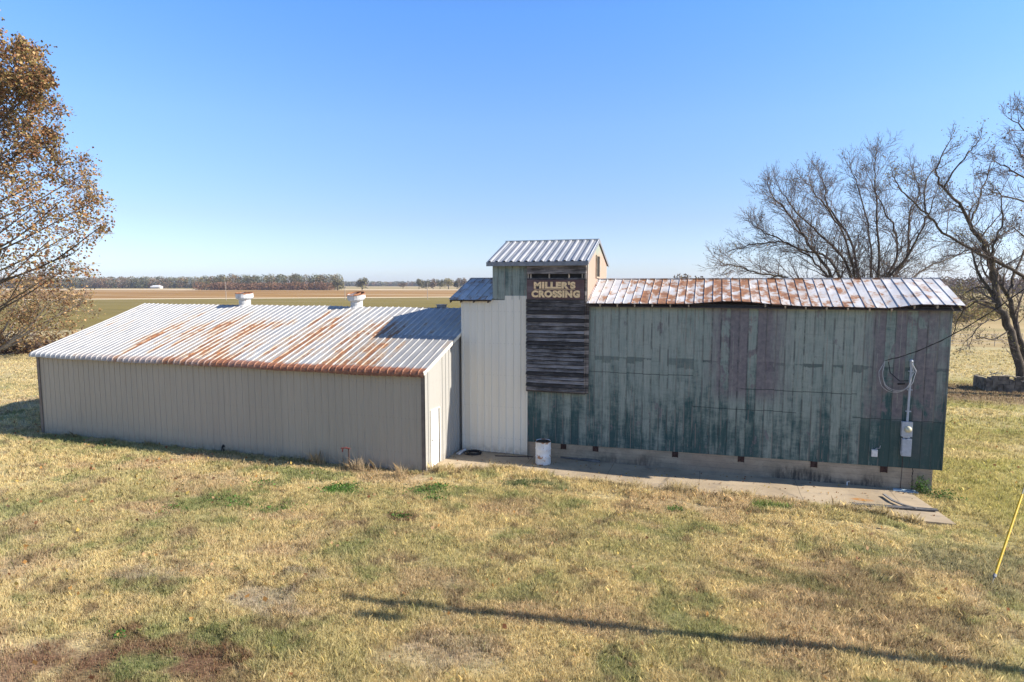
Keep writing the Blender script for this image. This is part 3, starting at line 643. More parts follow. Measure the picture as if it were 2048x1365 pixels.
# door
b = MB(); b.box((XR-.03, 19.75, .0), (XR+.012, 20.38, 2.10)); d = b.build('door', MT['door'], shed)
b = MB(); b.box((XR+.012, 19.80, 1.0), (XR+.05, 19.84, 1.05)); b.lathe((XR+.05, 19.82, 1.0), [(.0, .0), (.028, .01), (.028, .04), (0, .05)], 8); b.build('handle', MT['steel'], d)
b = MB(); b.box((XR-.02, 20.38, .0), (XR+.016, 20.40, 2.10)); b.box((XR-.04, 20.40, 0), (XR-.02, 20.45, 2.10)); b.build('torn_strip', MT['dark'], d)
b = MB(); b.box((XR-.02, 20.45, 0), (XR+.034, 20.50, 2.12)); b.box((XR-.02, 19.71, 2.10), (XR+.036, 20.50, 2.14)); b.box((XR-.02, 19.71, 0), (XR+.034, 19.75, 2.10)); b.build('door_frame', MT['white'], d)
b = MB(); b.box((XR-.02, 19.7, -.02), (XR+.05, 20.5, .035)); b.build('threshold', MT['found'], d)

# ------------------------------------------------------------------ old green gin building with tower
gin = empty('gin_building', (-1.2, 24.5, 0), 'old faded green tin building with a tower, white cladding at left and rusty seamed roof', 'building')
VR = [(0, 0), (.012, .02), (.03, .02), (.042, 0)]
EYF, EYB, RY, EZ, RZ = 22.14, 26.86, 24.5, 5.99, 6.88
SAGX = [-4.4, -2.2, -.76, -.1, .4, 1.05, 1.85, 2.8, 4.3, 5.3, 5.7, 6.1, 6.8, 7.4]; SAGZ = [.0, .01, .02, .085, .125, .115, .04, -.02, -.035, -.055, .0, .075, .07, .045]
def sag(x):                                  # eave line sags and lifts along the front
    return float(np.interp(x, SAGX, SAGZ))
sb = lambda x: .56+.19*(x+6.72)/13.82
wz = lambda y: EZ-.12+(min(y, 2*RY-y)-EYF)*(RZ-EZ)/(RY-EYF)
# front: green siding below and right of the boards, white cladding left
b = MB()
b.sheet((-6.72, 22.4, .56), (1, 0, 0), (0, 0, 1), (0, -1, 0), 13.82, [(0, 0), (5.41, 0)], .295, [(0, 0), (.008, .014), (.022, .014), (.03, 0)], lambda x, v: (sb(x)-.56) if v < .01 else 0, u0=-6.72)
b.sheet((-6.72, 22.4, 5.97), (1, 0, 0), (0, 0, 1), (0, -1, 0), 2.3, [(0, 0), (1.45, 0)], .295, VR, u0=-6.72)
b.sheet((-8.15, 22.4, 6.09), (1, 0, 0), (0, 0, 1), (0, -1, 0), 1.43, [(0, 0), (1.33, 0)], .295, VR, u0=-8.15)
b.sheet((-9.4, 26.6, 0), (1, 0, 0), (0, 0, 1), (0, 1, 0), 16.5, [(0, 0), (5.95, 0)], .295, VR)
b.build('green_siding', MT['green'], gin)
gable(7.1, 1, 22.4, 26.6, wz, MT['green'], 'end_siding', gin, .295, VR, z0=.75)
b = MB(); b.box((7.085, 22.375, .75), (7.125, 22.40, 5.93)); b.build('corner_strip', MT['green'], gin)
b = MB(); WR = [(0, 0), (.012, .034), (.04, .034), (.052, 0), (.13, 0), (.136, .005), (.15, .005), (.156, 0), (.22, 0), (.226, .005), (.24, .005), (.246, 0)]
b.sheet((-9.45, 22.385, .02), (1, 0, 0), (0, 0, 1), (0, -1, 0), 1.79, [(0, 0), (6.05, 0)], .30, WR)
b.sheet((-7.66, 22.385, .02), (1, 0, 0), (0, 0, 1), (0, -1, 0), .88, [(0, 0), (6.22, 0)], .30, WR, u0=1.79)
b.box((-6.79, 22.35, .02), (-6.72, 22.38, 6.24)); b.box((-9.47, 22.35, .02), (-9.42, 22.38, 6.05))
b.build('white_cladding', MT['white'], gin)
gable(-9.45, -1, 22.4, 26.6, wz, MT['white'], 'end_cladding', gin, .30, WR)
# foundation
b = MB(); b.box((-6.72, 22.43, -.1), (6.88, 22.65, .80)); b.box((6.66, 22.65, -.1), (6.88, 26.5, .80)); b.box((-6.72, 26.3, -.1), (6.66, 26.5, .575)); fd = b.build('foundation', MT['found'], gin)
for vx in (-5.29, -4.05, -1.14, 1.10, 3.42, 5.50):
    b = MB()
    for dz in range(5): b.box((vx-.085, 22.405, .50+dz*.036), (vx+.085, 22.43, .524+dz*.036))
    b.box((vx-.105, 22.40, .48), (vx-.085, 22.43, .70)); b.box((vx+.085, 22.40, .48), (vx+.105, 22.43, .70)); b.box((vx-.105, 22.402, .685), (vx+.105, 22.43, .70)); b.box((vx-.085, 22.424, .49), (vx+.085, 22.4285, .69))
    v = b.build('foundation_vent', MT['rust'], fd); v.location = (0, 0, sb(vx)-.215-.48)
# main roof
def roofpair(mb, x0, x1, eyf, ez, ry, rz, pitch, prof, zf=None, front=None):
    v = np.array([0, ry-eyf, rz-ez]); L = np.linalg.norm(v); v /= L; n = np.array([0, -v[2], v[1]])
    mb.sheet((x0, eyf, ez), (1, 0, 0), v, n, x1-x0, front or [(0, 0), (L*.5, 0), (L, 0)], pitch, prof, zf, u0=x0)
    v2 = np.array([0, -v[1], v[2]]); n2 = np.array([0, v[2], v[1]])
    mb.sheet((x0, 2*ry-eyf, ez), (1, 0, 0), v2, n2, x1-x0, [(0, 0), (L, 0)], pitch, prof, u0=x0)
    return L
SE = [(0, 0), (.005, .022), (.024, .022), (.029, 0)]
b = MB(); LR = sqrt((RY-EYF)**2+(RZ-EZ)**2)
roofpair(b, -4.40, 7.37, EYF, EZ, RY, RZ, .31, SE, lambda x, v: sag(x)*(1-v/LR))
b.bar((-4.40, RY, RZ+.015), (7.37, RY, RZ+.015), .10, .03)
mroof = b.build('main_roof', MT['seam'], gin)
b = MB(); n = np.arange(-4.4, 7.38, .2)
for i in range(len(n)-1):
    xa, xb = n[i], n[i+1]
    b.add([(xa, EYF+.01, EZ+sag(xa)-.012), (xb, EYF+.01, EZ+sag(xb)-.012), (xb, EYF+.01, EZ+sag(xb)-.035), (xa, EYF+.01, EZ+sag(xa)-.035)], [(0, 1, 2, 3)])
b.build('eave_edge', MT['rust'], mroof)
for x in np.arange(-3.9, 7.0, .62):
    if -.2 < x < 1.4: continue
    b = MB(); zz = EZ+sag(x); b.bar((x, EYF+.0, zz-.085), (x, RY, RZ-.085), .045, .09, (0, 0, 1)); b.build('rafter', MT['rafter'], mroof)
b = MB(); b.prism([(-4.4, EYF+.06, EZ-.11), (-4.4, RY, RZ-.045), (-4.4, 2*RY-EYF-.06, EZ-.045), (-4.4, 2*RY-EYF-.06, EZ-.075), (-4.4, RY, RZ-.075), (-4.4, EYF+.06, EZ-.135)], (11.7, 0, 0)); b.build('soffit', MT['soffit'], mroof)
b = MB()
for s in (1, -1):
    b.bar((7.355, RY-s*(RY-EYF), EZ-.04), (7.355, RY, RZ-.04), .03, .10)
b.build('rake_board', MT['rust'], mroof)
# small left roof
b = MB(); roofpair(b, -9.92, -8.13, 22.16, 6.08, 24.5, 6.93, .31, SE); b.bar((-9.92, 24.5, 6.945), (-8.15, 24.5, 6.945), .10, .03); lr = b.build('side_roof', MT['seam'], gin)
b = MB(); b.prism([(-9.9, 22.22, 6.05), (-9.9, 24.5, 6.88), (-9.9, 26.8, 6.05), (-9.9, 26.8, 6.02), (-9.9, 24.5, 6.85), (-9.9, 22.22, 6.02)], (1.72, 0, 0)); b.build('soffit', MT['soffit'], lr)
for x in (-9.86, -9.42, -8.88, -8.28):
    b = MB(); b.bar((x, 22.17, 6.00), (x, 24.5, 6.84), .045, .09); b.build('rafter', MT['soffit'], lr)
# tower
tz = lambda y: 7.42+(min(y, 49-y)-22.2)*(8.45-7.52)/2.3
gable(-4.42, 1, 22.4, 26.6, tz, MT['towerside'], 'tower_end_wall', gin, .2, [(0, 0), (.01, .012), (.02, .012), (.03, 0)], z0=5.9)
gable(-8.15, -1, 22.4, 26.6, tz, MT['green'], 'tower_end_wall', gin, .295, VR, z0=5.9)
b = MB(); b.sheet((-8.15, 26.6, 5.9), (1, 0, 0), (0, 0, 1), (0, 1, 0), 3.73, [(0, 0), (1.55, 0)], .295, VR); b.build('tower_back_wall', MT['green'], gin)
TR = [(0, 0), (.03, .045), (.10, .045), (.13, 0), (.19, 0), (.196, .006), (.21, .006), (.216, 0)]
b = MB(); L = roofpair(b, -8.33, -4.37, 22.17, 7.53, 24.5, 8.45, .295, TR); b.bar((-8.33, 24.5, 8.475), (-4.37, 24.5, 8.475), .12, .03); tr = b.build('tower_roof', MT['galv'], gin)
b = MB(); b.box((-8.33, 22.155, 7.37), (-4.37, 22.175, 7.525)); b.build('fascia', MT['fascia'], tr)
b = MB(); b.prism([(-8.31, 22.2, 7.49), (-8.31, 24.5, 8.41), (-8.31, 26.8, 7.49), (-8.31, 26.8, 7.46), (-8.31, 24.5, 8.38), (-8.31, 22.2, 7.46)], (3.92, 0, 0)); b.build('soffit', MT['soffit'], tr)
b = MB()
for s in (1, -1):
    b.bar((-4.365, 24.5-s*2.32, 7.47), (-4.365, 24.5, 8.40), .02, .12)
b.build('rake_board', MT['fascia'], tr)
b = MB(); b.box((-4.405, 24.02, 6.98), (-4.39, 24.62, 7.78)); wn = b.build('window', MT['dark'], gin)
b = MB()
for (y0, y1, z0, z1) in ((23.97, 24.02, 6.93, 7.83), (24.62, 24.67, 6.93, 7.83), (24.02, 24.62, 7.78, 7.83), (24.02, 24.62, 6.93, 6.98)): b.box((-4.41, y0, z0), (-4.37, y1, z1))
b.build('frame', MT['rafter'], wn)
# weathered board front
BX0, BX1, BY = -6.74, -4.32, 22.28
bp = MB(); rs = random.Random(3)
def clap(mb, z0, z1, x0, x1, lean=.03, drop=0.0):
    mb.add([(x0, BY-lean, z0), (x1, BY-lean, z0+drop), (x1, BY, z1+.02), (x0, BY, z1+.02), (x0, BY-lean+.022, z0), (x1, BY-lean+.022, z0+drop), (x1, BY+.022, z1+.02), (x0, BY+.022, z1+.02)],
           [(0, 1, 2, 3), (7, 6, 5, 4), (0, 4, 5, 1), (1, 5, 6, 2), (2, 6, 7, 3), (3, 7, 4, 0)])
z = 2.62; k = 0
while z < 6.1:
    h = .146; low = z < 4.9
    clap(bp, z+(.028 if low else .018), min(z+h, 6.12)-.02, BX0-rs.uniform(0, .02), -4.50+rs.uniform(-.012, .012), .075 if low else .05, rs.uniform(-.010, .010)); z += h
for (z0, z1) in ((6.86, 6.90), (7.07, 7.25), (7.25, 7.42)): clap(bp, z0, z1, BX0+.01, -4.46, .02)
boards = bp.build('board_front', MT['boards'], gin)
b = MB(); b.box((-4.49, 22.245, 2.58), (-4.445, 22.375, 6.1)); b.box((-4.44, 22.285, 2.60), (-4.33, 22.33, 6.0)); b.box((-4.50, 22.25, 6.1), (-4.455, 22.36, 7.42)); b.box((BX0, 22.235, 2.58), (-4.45, 22.255, 2.72))
b.build('trim_board', MT['boards'], boards)
b = MB(); b.box((-6.70, 22.345, 6.88), (-4.50, 22.36, 7.08)); b.build('slot_opening', MT['dark'], boards)
for x in (-6.70, -6.60, -5.88, -5.13, -4.62, -4.52):
    b = MB(); b.box((x, 22.275, 6.885), (x+.045, 22.34, 7.07)); b.build('slot_post', MT['rafter'], boards)
b = MB(); b.box((BX0+.015, 22.30, 2.62), (-4.46, 22.34, 6.87)); b.build('gap_shade_backing', MT['dark'], boards)  # near-black sheet added so the gaps between boards read as shade
# sign
sg = empty('sign', (-5.6, 22.25, 6.12), "maroon painted board sign reading MILLER'S CROSSING in cream letters high on the tower", 'sign')
b = MB()
for i in range(3): b.box((BX0+.02, 22.235-.002*i, 6.12+i*.245), (-4.52, 22.262, 6.12+(i+1)*.245-.004))
b.build('sign_board', MT['signboard'], sg)
def letters(s, cx, z0, width, height, m, y, name, off, parent, ext=.006):
    cu = bpy.data.curves.new(name, 'FONT'); cu.body = s; cu.size = 1; cu.offset = off; cu.extrude = 0.01; cu.space_character = 1.12
    t = bpy.data.objects.new(name, cu); COL.objects.link(t); bpy.context.view_layer.update()
    dg = bpy.context.evaluated_depsgraph_get(); me = bpy.data.meshes.new_from_object(t.evaluated_get(dg)); bpy.data.objects.remove(t); bpy.data.curves.remove(cu)
    v = np.array([p.co[:] for p in me.vertices]); x0, x1 = v[:, 0].min(), v[:, 0].max(); y0, y1 = v[:, 1].min(), v[:, 1].max()
    base = origin_of(parent)
    X = cx+((v[:, 0]-x0)/(x1-x0)-.5)*width; Zc = z0+(v[:, 1]-y0)/(y1-y0)*height; Yc = y-np.where(v[:, 2] > 0, ext, 0)
    me.vertices.foreach_set('co', (np.stack([X, Yc, Zc], 1)-base).astype(np.float32).ravel()); me.materials.clear(); me.materials.append(m); me.update()
    o = bpy.data.objects.new(name, me); COL.objects.link(o); o.parent = parent; return o
for (s, cx, z0, wd, ht) in (("MILLER'S", -5.64, 6.515, 1.60, .265), ("CROSSING", -5.60, 6.185, 1.86, .27)):
    letters(s, cx, z0-.012, wd+.03, ht+.024, MT['redline'], 22.229, 'letter_outline', .073, sg, .002)
    letters(s, cx, z0, wd, ht, MT['cream'], 22.226, 'lettering', .066, sg, .004)
b = MB(); b.box((-6.42, 22.224, 6.478), (-4.86, 22.232, 6.492)); b.build('underline', MT['cream'], sg)

# ------------------------------------------------------------------ electric service on the wall
em = empty('electric_meter', (6.02, 22.38, 1.2), 'grey electric meter and breaker box with pale conduit on the green wall', 'electric meter')
b = MB(); b.tube([(6.06, 22.33, 2.28), (6.08, 22.33, 4.12)], .035, 12); b.tube([(6.08, 22.33, 4.06), (6.08, 22.33, 4.2), (6.06, 22.28, 4.26), (6.05, 22.2, 4.22)], [.05, .055, .05, .035], 12)
for z in (2.6, 3.3, 3.9): b.box((6.0, 22.31, z), (6.15, 22.37, z+.03))
b.build('conduit', MT['grey'], em)
b = MB(); b.box((5.90, 22.24, 1.80), (6.20, 22.37, 2.28)); mb_ = b.build('meter_box', MT['grey'], em)
b = MB(); v0 = b.n
n = 20; prof = [(.105, 0), (.105, .03), (.085, .07), (.05, .10), (.0, .105)]; vv = []; ff = []
for r, h in prof:
    for k in range(n): vv.append((6.07+r*cos(2*pi*k/n), 22.24-h, 2.05+r*sin(2*pi*k/n)))
for i in range(len(prof)-1):
    for k in range(n): ff.append((i*n+k, i*n+(k+1) % n, (i+1)*n+(k+1) % n, (i+1)*n+k))
b.add(vv, ff); b.build('dial', MT['glass'], mb_, True)
b = MB(); b.box((5.95, 22.26, 1.76), (6.15, 22.35, 1.80)); b.tube([(5.99, 22.32, 1.70), (5.99, 22.32, 1.81)], .02, 8); b.tube([(6.11, 22.32, 1.70), (6.11, 22.32, 1.81)], .02, 8)
b.box((5.93, 22.24, 1.16), (6.20, 22.37, 1.73)); bb = b.build('breaker_box', MT['grey'], em)
b = MB(); b.box((5.95, 22.228, 1.18), (6.18, 22.24, 1.71)); b.box((5.91, 22.27, 1.22), (5.93, 22.31, 1.32)); b.build('box_door', MT['grey'], bb)
for (cx, rx, rz, sag_) in ((5.62, .46, .50, 0), (5.66, .40, .46, .05), (5.70, .44, .42, .08)):
    pts = []
    for i in range(15):
        a_ = pi+pi*i/14*.98; pts.append((cx+rx*cos(a_)+.0, 22.25-.05*sin(pi*i/14)-sag_*.4, 3.72+(.15 if i < 3 else 0)*(3-i)/3+rz*sin(a_)*1.0))
    pts = [(5.32, 22.27, 4.22)]+pts+[(6.12+sag_, 22.24, 3.95), (6.06, 22.22, 4.2)]
    b = MB(); b.tube(pts, .009, 6); b.build('service_wire', MT['wire'], em)
b = MB(); b.tube([(5.42, 22.27, 4.2), (5.48, 22.25, 3.85), (5.75, 22.22, 3.60), (6.0, 22.24, 3.62)], .014, 6); b.tube([(5.70, 22.24, 3.50), (5.90, 22.23, 3.52)], .03, 6); b.build('service_wire', MT['black'], em)
b = MB(); b.tube([(6.0, 22.36, 1.16), (6.0, 22.36, .6), (6.0, 22.41, .05)], .009, 6); b.build('ground_wire', MT['rust'], em)
jb = empty('junction_box', (5.2, 22.38, 1.1), 'small white outlet box low on the green wall left of the meter', 'outlet box')
b = MB(); b.box((5.10, 22.30, 1.05), (5.27, 22.375, 1.28)); b.box((5.12, 22.29, 1.07), (5.25, 22.30, 1.26)); b.build('housing', MT['vent'], jb)
b = MB(); b.tube([(5.20, 22.34, 1.28), (5.24, 22.34, 1.33), (5.33, 22.34, 1.34), (5.35, 22.36, 1.42)], .011, 6); b.build('conduit', MT['wire'], jb)
# utility pole off to the right whose shadow crosses the lawn
PX, PYY, PH = 6.9, 12.55, 9.2
up = empty('utility_pole', (PX, PYY, 0), 'wooden utility pole beside the camera whose long shadow crosses the foreground grass', 'utility pole')
b = MB(); b.tube([(PX, PYY, -.3), (PX, PYY, PH)], [.14, .10], 14); b.build('pole', MT['pole'], up)
b = MB(); b.tube([(PX+.05, PYY-.55, PH-1.0), (PX+.05, PYY-.55, PH-.45)], .14, 14); b.lathe((PX+.05, PYY-.55, PH-.45), [(.14, 0), (.1, .05), (0, .06)], 14); b.bar((PX, PYY-.1, PH-.75), (PX+.03, PYY-.45, PH-.75), .05, .05); b.build('transformer', MT['grey'], up)
A = np.array((5.34, 22.30, 4.24)); B = np.array((PX-.1, PYY+.05, PH-.7)); pts = []
for i in range(25):
    t = i/24; p = A*(1-t)+B*t; p[2] -= .55*4*t*(1-t); pts.append(p)
b = MB(); b.tube(pts, .010, 6)
tw = [p+np.array((.02*cos(i*2.2), 0, .02*sin(i*2.2))) for i, p in enumerate(pts)]; b.tube(tw, .006, 5)
tag(b.build('overhead_cable', MT['black']), 'black twisted service cable running from the green wall up past the right edge', 'cable')
# guy wire with yellow guard
g0 = ground_at(1984, 1168, -.05); g1 = at(2050, 972, 15.2); dr = g1-g0; dr = dr/np.linalg.norm(dr)
gy = empty('guy_wire', g0, 'slanting guy wire with a yellow plastic guard anchored in the grass at far right', 'guy wire')
b = MB(); b.tube([g0, g0+dr*9.3], .008, 6); b.tube([g0, g0+dr*.3], .012, 6); b.tube([g0+dr*.19, g0+dr*.27], .035, 8); b.build('wire', MT['steel'], gy)
b = MB(); b.tube([g0+dr*.27, g0+dr*2.75], .026, 10); b.build('guard', MT['yellow'], gy)

# ------------------------------------------------------------------ things standing and lying about
bc = (-5.86, 21.55, 0.0)
br = empty('barrel', bc, 'white painted steel drum with rust patches standing on the slab', 'barrel')
b = MB(); prof = [(0, .01), (.275, .01), (.285, .0), (.29, .03)]
for zc in (.30, .59): prof += [(.285, zc-.03), (.30, zc), (.285, zc+.03)]
prof += [(.285, .84), (.295, .86), (.295, .885), (.27, .885), (.268, .855)]
b.lathe(bc, prof, 32); b.build('drum', MT['barrel'], br, True)
b = MB(); b.lathe(bc, [(.270, .850), (.10, .845), (0, .845)], 32); b.tube([(bc[0]+.12, bc[1]+.05, .84), (bc[0]+.12, bc[1]+.05, .875)], .03, 10); b.build('lid', mat_plain('dark_drum_lid', (.05, .04, .03), .8, var=.5, sc=8), br)
b = MB(); b.lathe(bc, [(.296, .862), (.303, .87), (.303, .885), (.288, .89), (.27, .886)], 32); b.bar((bc[0]-.26, bc[1]-.16, .87), (bc[0]-.27, bc[1]-.16, .95), .03, .03, (0, 1, 0)); b.build('rim', mat_plain('dark_drum_rim', (.06, .045, .03), .7, var=.5, sc=8), br)
tc = ground_at(948, 905, .05); b = MB(); pts = [(tc[0]+.26*cos(t)*1.0, tc[1]+.24*sin(t), .05) for t in np.linspace(0, 2*pi, 29)]; b.tube(pts, .048, 8, False)
pts = [(tc[0]-.05+.36*cos(t), tc[1]+.31*sin(t), .02+.008*sin(3*t)) for t in np.linspace(.6, 2*pi-.2, 27)]; b.tube(pts, .018, 7)
tag(b.build('rubber_ring', MT['rubber'], loc=tc), 'small dark rubber ring lying on the slab in the corner by the white wall', 'ring')
def plank(pts, w, h, label, m=None, name='plank'):
    b = MB()
    for p, q in zip(pts[:-1], pts[1:]): b.bar(p, q, w, h)
    return tag(b.build(name, m or MT['plank'], loc=pts[0]), label, 'plank', None)
p0 = ground_at(1702, 1008, .05); p1 = ground_at(1875, 1021, .05)
b = MB(); b.bar(p0, p1, .10, .04); b.bar(p0+np.array((0, .02, .03)), p1+np.array((0, .02, .03)), .03, .02)
tag(b.build('plank', MT['plank'], loc=p0), 'long straight grey weathered plank lying along the front of the slab', 'plank')
q = [ground_at(*k, .07) for k in ((1768, 989), (1785, 1001), (1806, 1010), (1832, 1017))]
b = MB()
for p_, q_ in zip(q[:-1], q[1:]): b.bar(p_, q_+(q_-p_)*.02, .08, .035)
tag(b.build('plank', MT['plank'], loc=q[0]), 'shorter bowed plank leaning out from the long plank towards the wall', 'plank')
p0 = ground_at(1098, 911, .05); p1 = ground_at(1199, 923, .05); b = MB(); b.bar(p0, p1, .10, .07); b.bar(p0+np.array((.05, .06, .03)), p1+np.array((-.3, .06, .03)), .03, .03)
tag(b.build('plank', MT['plank'], loc=p0), 'grey beam lying at the foot of the foundation right of the white drum', 'plank')
p0 = ground_at(990, 912, .02); p1 = ground_at(1066, 914, .02); b = MB(); b.bar(p0, p1, .05, .03); tag(b.build('plank', MT['soffit'], loc=p0), 'thin dark strip lying on the shaded slab left of the white drum', 'strip')
p0 = ground_at(915, 908, .04); p1 = ground_at(930, 900, .04); b = MB(); b.bar(p0, p1, .12, .05); b.bar(p0+np.array((.1, -.05, .0)), p1+np.array((.02, .0, .04)), .05, .04); tag(b.build('downspout', MT['vent'], loc=p0), 'short white downspout scrap in the corner between the shed and white wall', 'downspout')
p0 = ground_at(1785, 980, .02); b = MB(); b.add([p0+np.array(k) for k in ((0, -.05, 0), (.7, -.12, .01), (.66, .10, .03), (.04, .13, .02), (0, -.05, -.015), (.7, -.12, -.01), (.66, .10, 0), (.04, .13, 0))], [(0, 1, 2, 3), (7, 6, 5, 4), (0, 4, 5, 1), (1, 5, 6, 2), (2, 6, 7, 3), (3, 7, 4, 0)])
tag(b.build('scrap_sheet', MT['blue'], loc=p0), 'pale blue scrap panel lying against the dark foundation at right', 'scrap')
p0 = ground_at(1694, 971, .0); b = MB(); b.tube([p0, p0+np.array((0, 0, .12))], .018, 8); b.tube([p0+np.array((0, 0, .12)), p0+np.array((.07, 0, .13))], .012, 8); tag(b.build('pipe_stub', MT['vent'], loc=p0), 'tiny white pipe stub sticking up from the slab', 'pipe')
sp = ground_at(699, 936, 0); b = MB(); st = empty('standpipe', sp, 'rusty red water standpipe with a tap in front of the tan wall', 'standpipe')
b.tube([sp, sp+np.array((-.02, 0, .72))], .024, 10); b.build('pipe', MT['rust'], st)
b = MB(); t0 = sp+np.array((-.02, 0, .68)); b.tube([t0+np.array((.06, 0, .04)), t0+np.array((-.16, -.02, .05)), t0+np.array((-.30, -.04, .03))], .022, 8); b.tube([t0+np.array((-.22, -.03, .05)), t0+np.array((-.24, -.03, -.10))], .025, 8); b.tube([t0+np.array((-.1, 0, .03)), t0+np.array((-.1, 0, .10))], .015, 8); b.build('tap', mat_plain('red_tap_paint', (.20, .05, .04), .7, var=.4, sc=20), st)
v0 = ground_at(443, 902, 0)+np.array((0, .05, 0)); b = MB(); b.tube([v0, v0+np.array((0, 0, .14)), v0+np.array((.05, 0, .22)), v0+np.array((.10, 0, .16))], .035, 8); b.tube([v0+np.array((.0, 0, .02)), v0+np.array((.1, -.05, .02))], .05, 8); tag(b.build('drain_elbow', MT['rubber'], loc=v0), 'small black pipe elbow at the foot of the tan wall', 'pipe')
# ruined block curb under the right tree
wb = ground_at(1972, 783, -.05); b = MB(); rs = random.Random(5)
for i in range(9):
    for j in range(4):
        if j == 3 and i in (0, 4, 6, 7, 8): continue
        x = wb[0]+i*.30+rs.uniform(-.02, .02); b.box((x, wb[1]+rs.uniform(-.02, .02), -.08+j*.26), (x+.285, wb[1]+.22, -.08+j*.26+.245))
for i in range(6):
    b.box((wb[0]-.02, wb[1]+.25+i*.3, -.08), (wb[0]+.2, wb[1]+.53+i*.3, .70)); b.box((wb[0]+2.5, wb[1]+.25+i*.3, -.08), (wb[0]+2.7, wb[1]+.53+i*.3, .70))
b.box((wb[0]+.5, wb[1]+.25, .35), (wb[0]+1.5, wb[1]+1.4, .72))
tag(b.build('block_wall', MT['block'], loc=wb), 'low ruined concrete block enclosure under the bare tree at right', 'wall')
V = []; 
for i in range(26):
    p = wb+np.array((rs.uniform(.2, 2.9), rs.uniform(-.2, 1.2), rs.uniform(.7, 1.05))); V.append(p)
b = MB()
for p in V:
    d_ = np.array((rs.uniform(-1, 1), rs.uniform(-.6, .6), rs.uniform(-.35, .4))); b.tube([p, p+d_*.5, p+d_*1.0+np.array((0, 0, -.15))], [.025, .018, .008], 5)
tag(b.build('dead_branches', MT['pale'], loc=wb), kind='stuff')
# wire fence across the right pasture
fe = empty('wire_fence', (30, 62, 0), 'thin wire fence crossing the pasture beyond the green building', 'fence')
fa = ground_at(1880, 694, -.1); fb = ground_at(2200, 690, -.1); n = 7
for i in range(n):
    p = fa+(fb-fa)*i/(n-1); b = MB(); b.tube([p, p+np.array((0, 0, 1.35))], .032, 6); b.build('post', MT['pole'], fe)
for z in (.35, .7, 1.05, 1.3):
    b = MB(); b.tube([fa+np.array((0, 0, z)), fb+np.array((0, 0, z))], .012, 4); b.build('wire', MT['steel'], fe)

# ------------------------------------------------------------------ trees
def rv(r_): return r_.normal(size=3)
def grow(mb, p, d, L, r, lev, R, tips, up_=.06, jit=.16, kids=(6, 5, 4), ang=(.45, .95), rmin=.009):
    ns = 5 if lev >= 2 else 3; pts = [p]; dd = d.copy(); ds = []
    for i in range(ns):
        dd = dd+R.normal(size=3)*jit+np.array((0, 0, up_)); dd /= np.linalg.norm(dd); p = p+dd*L/ns; pts.append(p); ds.append(dd)
    rad = list(np.linspace(r, max(r*.38, rmin*.7), ns+1)); mb.tube(pts, rad, 6 if lev >= 3 else (4 if lev == 2 else 3), False)
    if lev == 0: tips.append(pts[-1]); tips.append(pts[1]); return
    k = kids[min(len(kids)-1, len(kids)-lev)] if len(kids)-lev >= 0 else kids[0]
    for i in range(k):
        t = (i+.6+R.uniform(-.3, .3))/k*.85+.15; j = min(int(t*ns), ns-1); f = t*ns-j; q = pts[j]*(1-f)+pts[j+1]*f
        a = R.uniform(*ang); ax = np.cross(ds[j], rv(R)); ax /= np.linalg.norm(ax)+1e-9
        nd = ds[j]*cos(a)+np.cross(ax, ds[j])*sin(a)
        grow(mb, q, nd, L*R.uniform(.42, .66)*(1.15-.45*t), max(r*.5*(1-.4*t), rmin), lev-1, R, tips, up_, jit, kids, ang, rmin)
    grow(mb, pts[-1], dd, L*.45, max(r*.4, rmin), lev-1, R, tips, up_, jit, kids, ang, rmin)
def smooth_pts(P, per=4):
    P = [P[0]*2-P[1]]+P+[P[-1]*2-P[-2]]; o = []
    for i in range(1, len(P)-2):
        for k in range(per):
            t = k/per; a, b_, c, d_ = P[i-1], P[i], P[i+1], P[i+2]
            o.append(.5*((2*b_)+(-a+c)*t+(2*a-5*b_+4*c-d_)*t*t+(-a+3*b_-3*c+d_)*t**3))
    o.append(P[-2]); return o
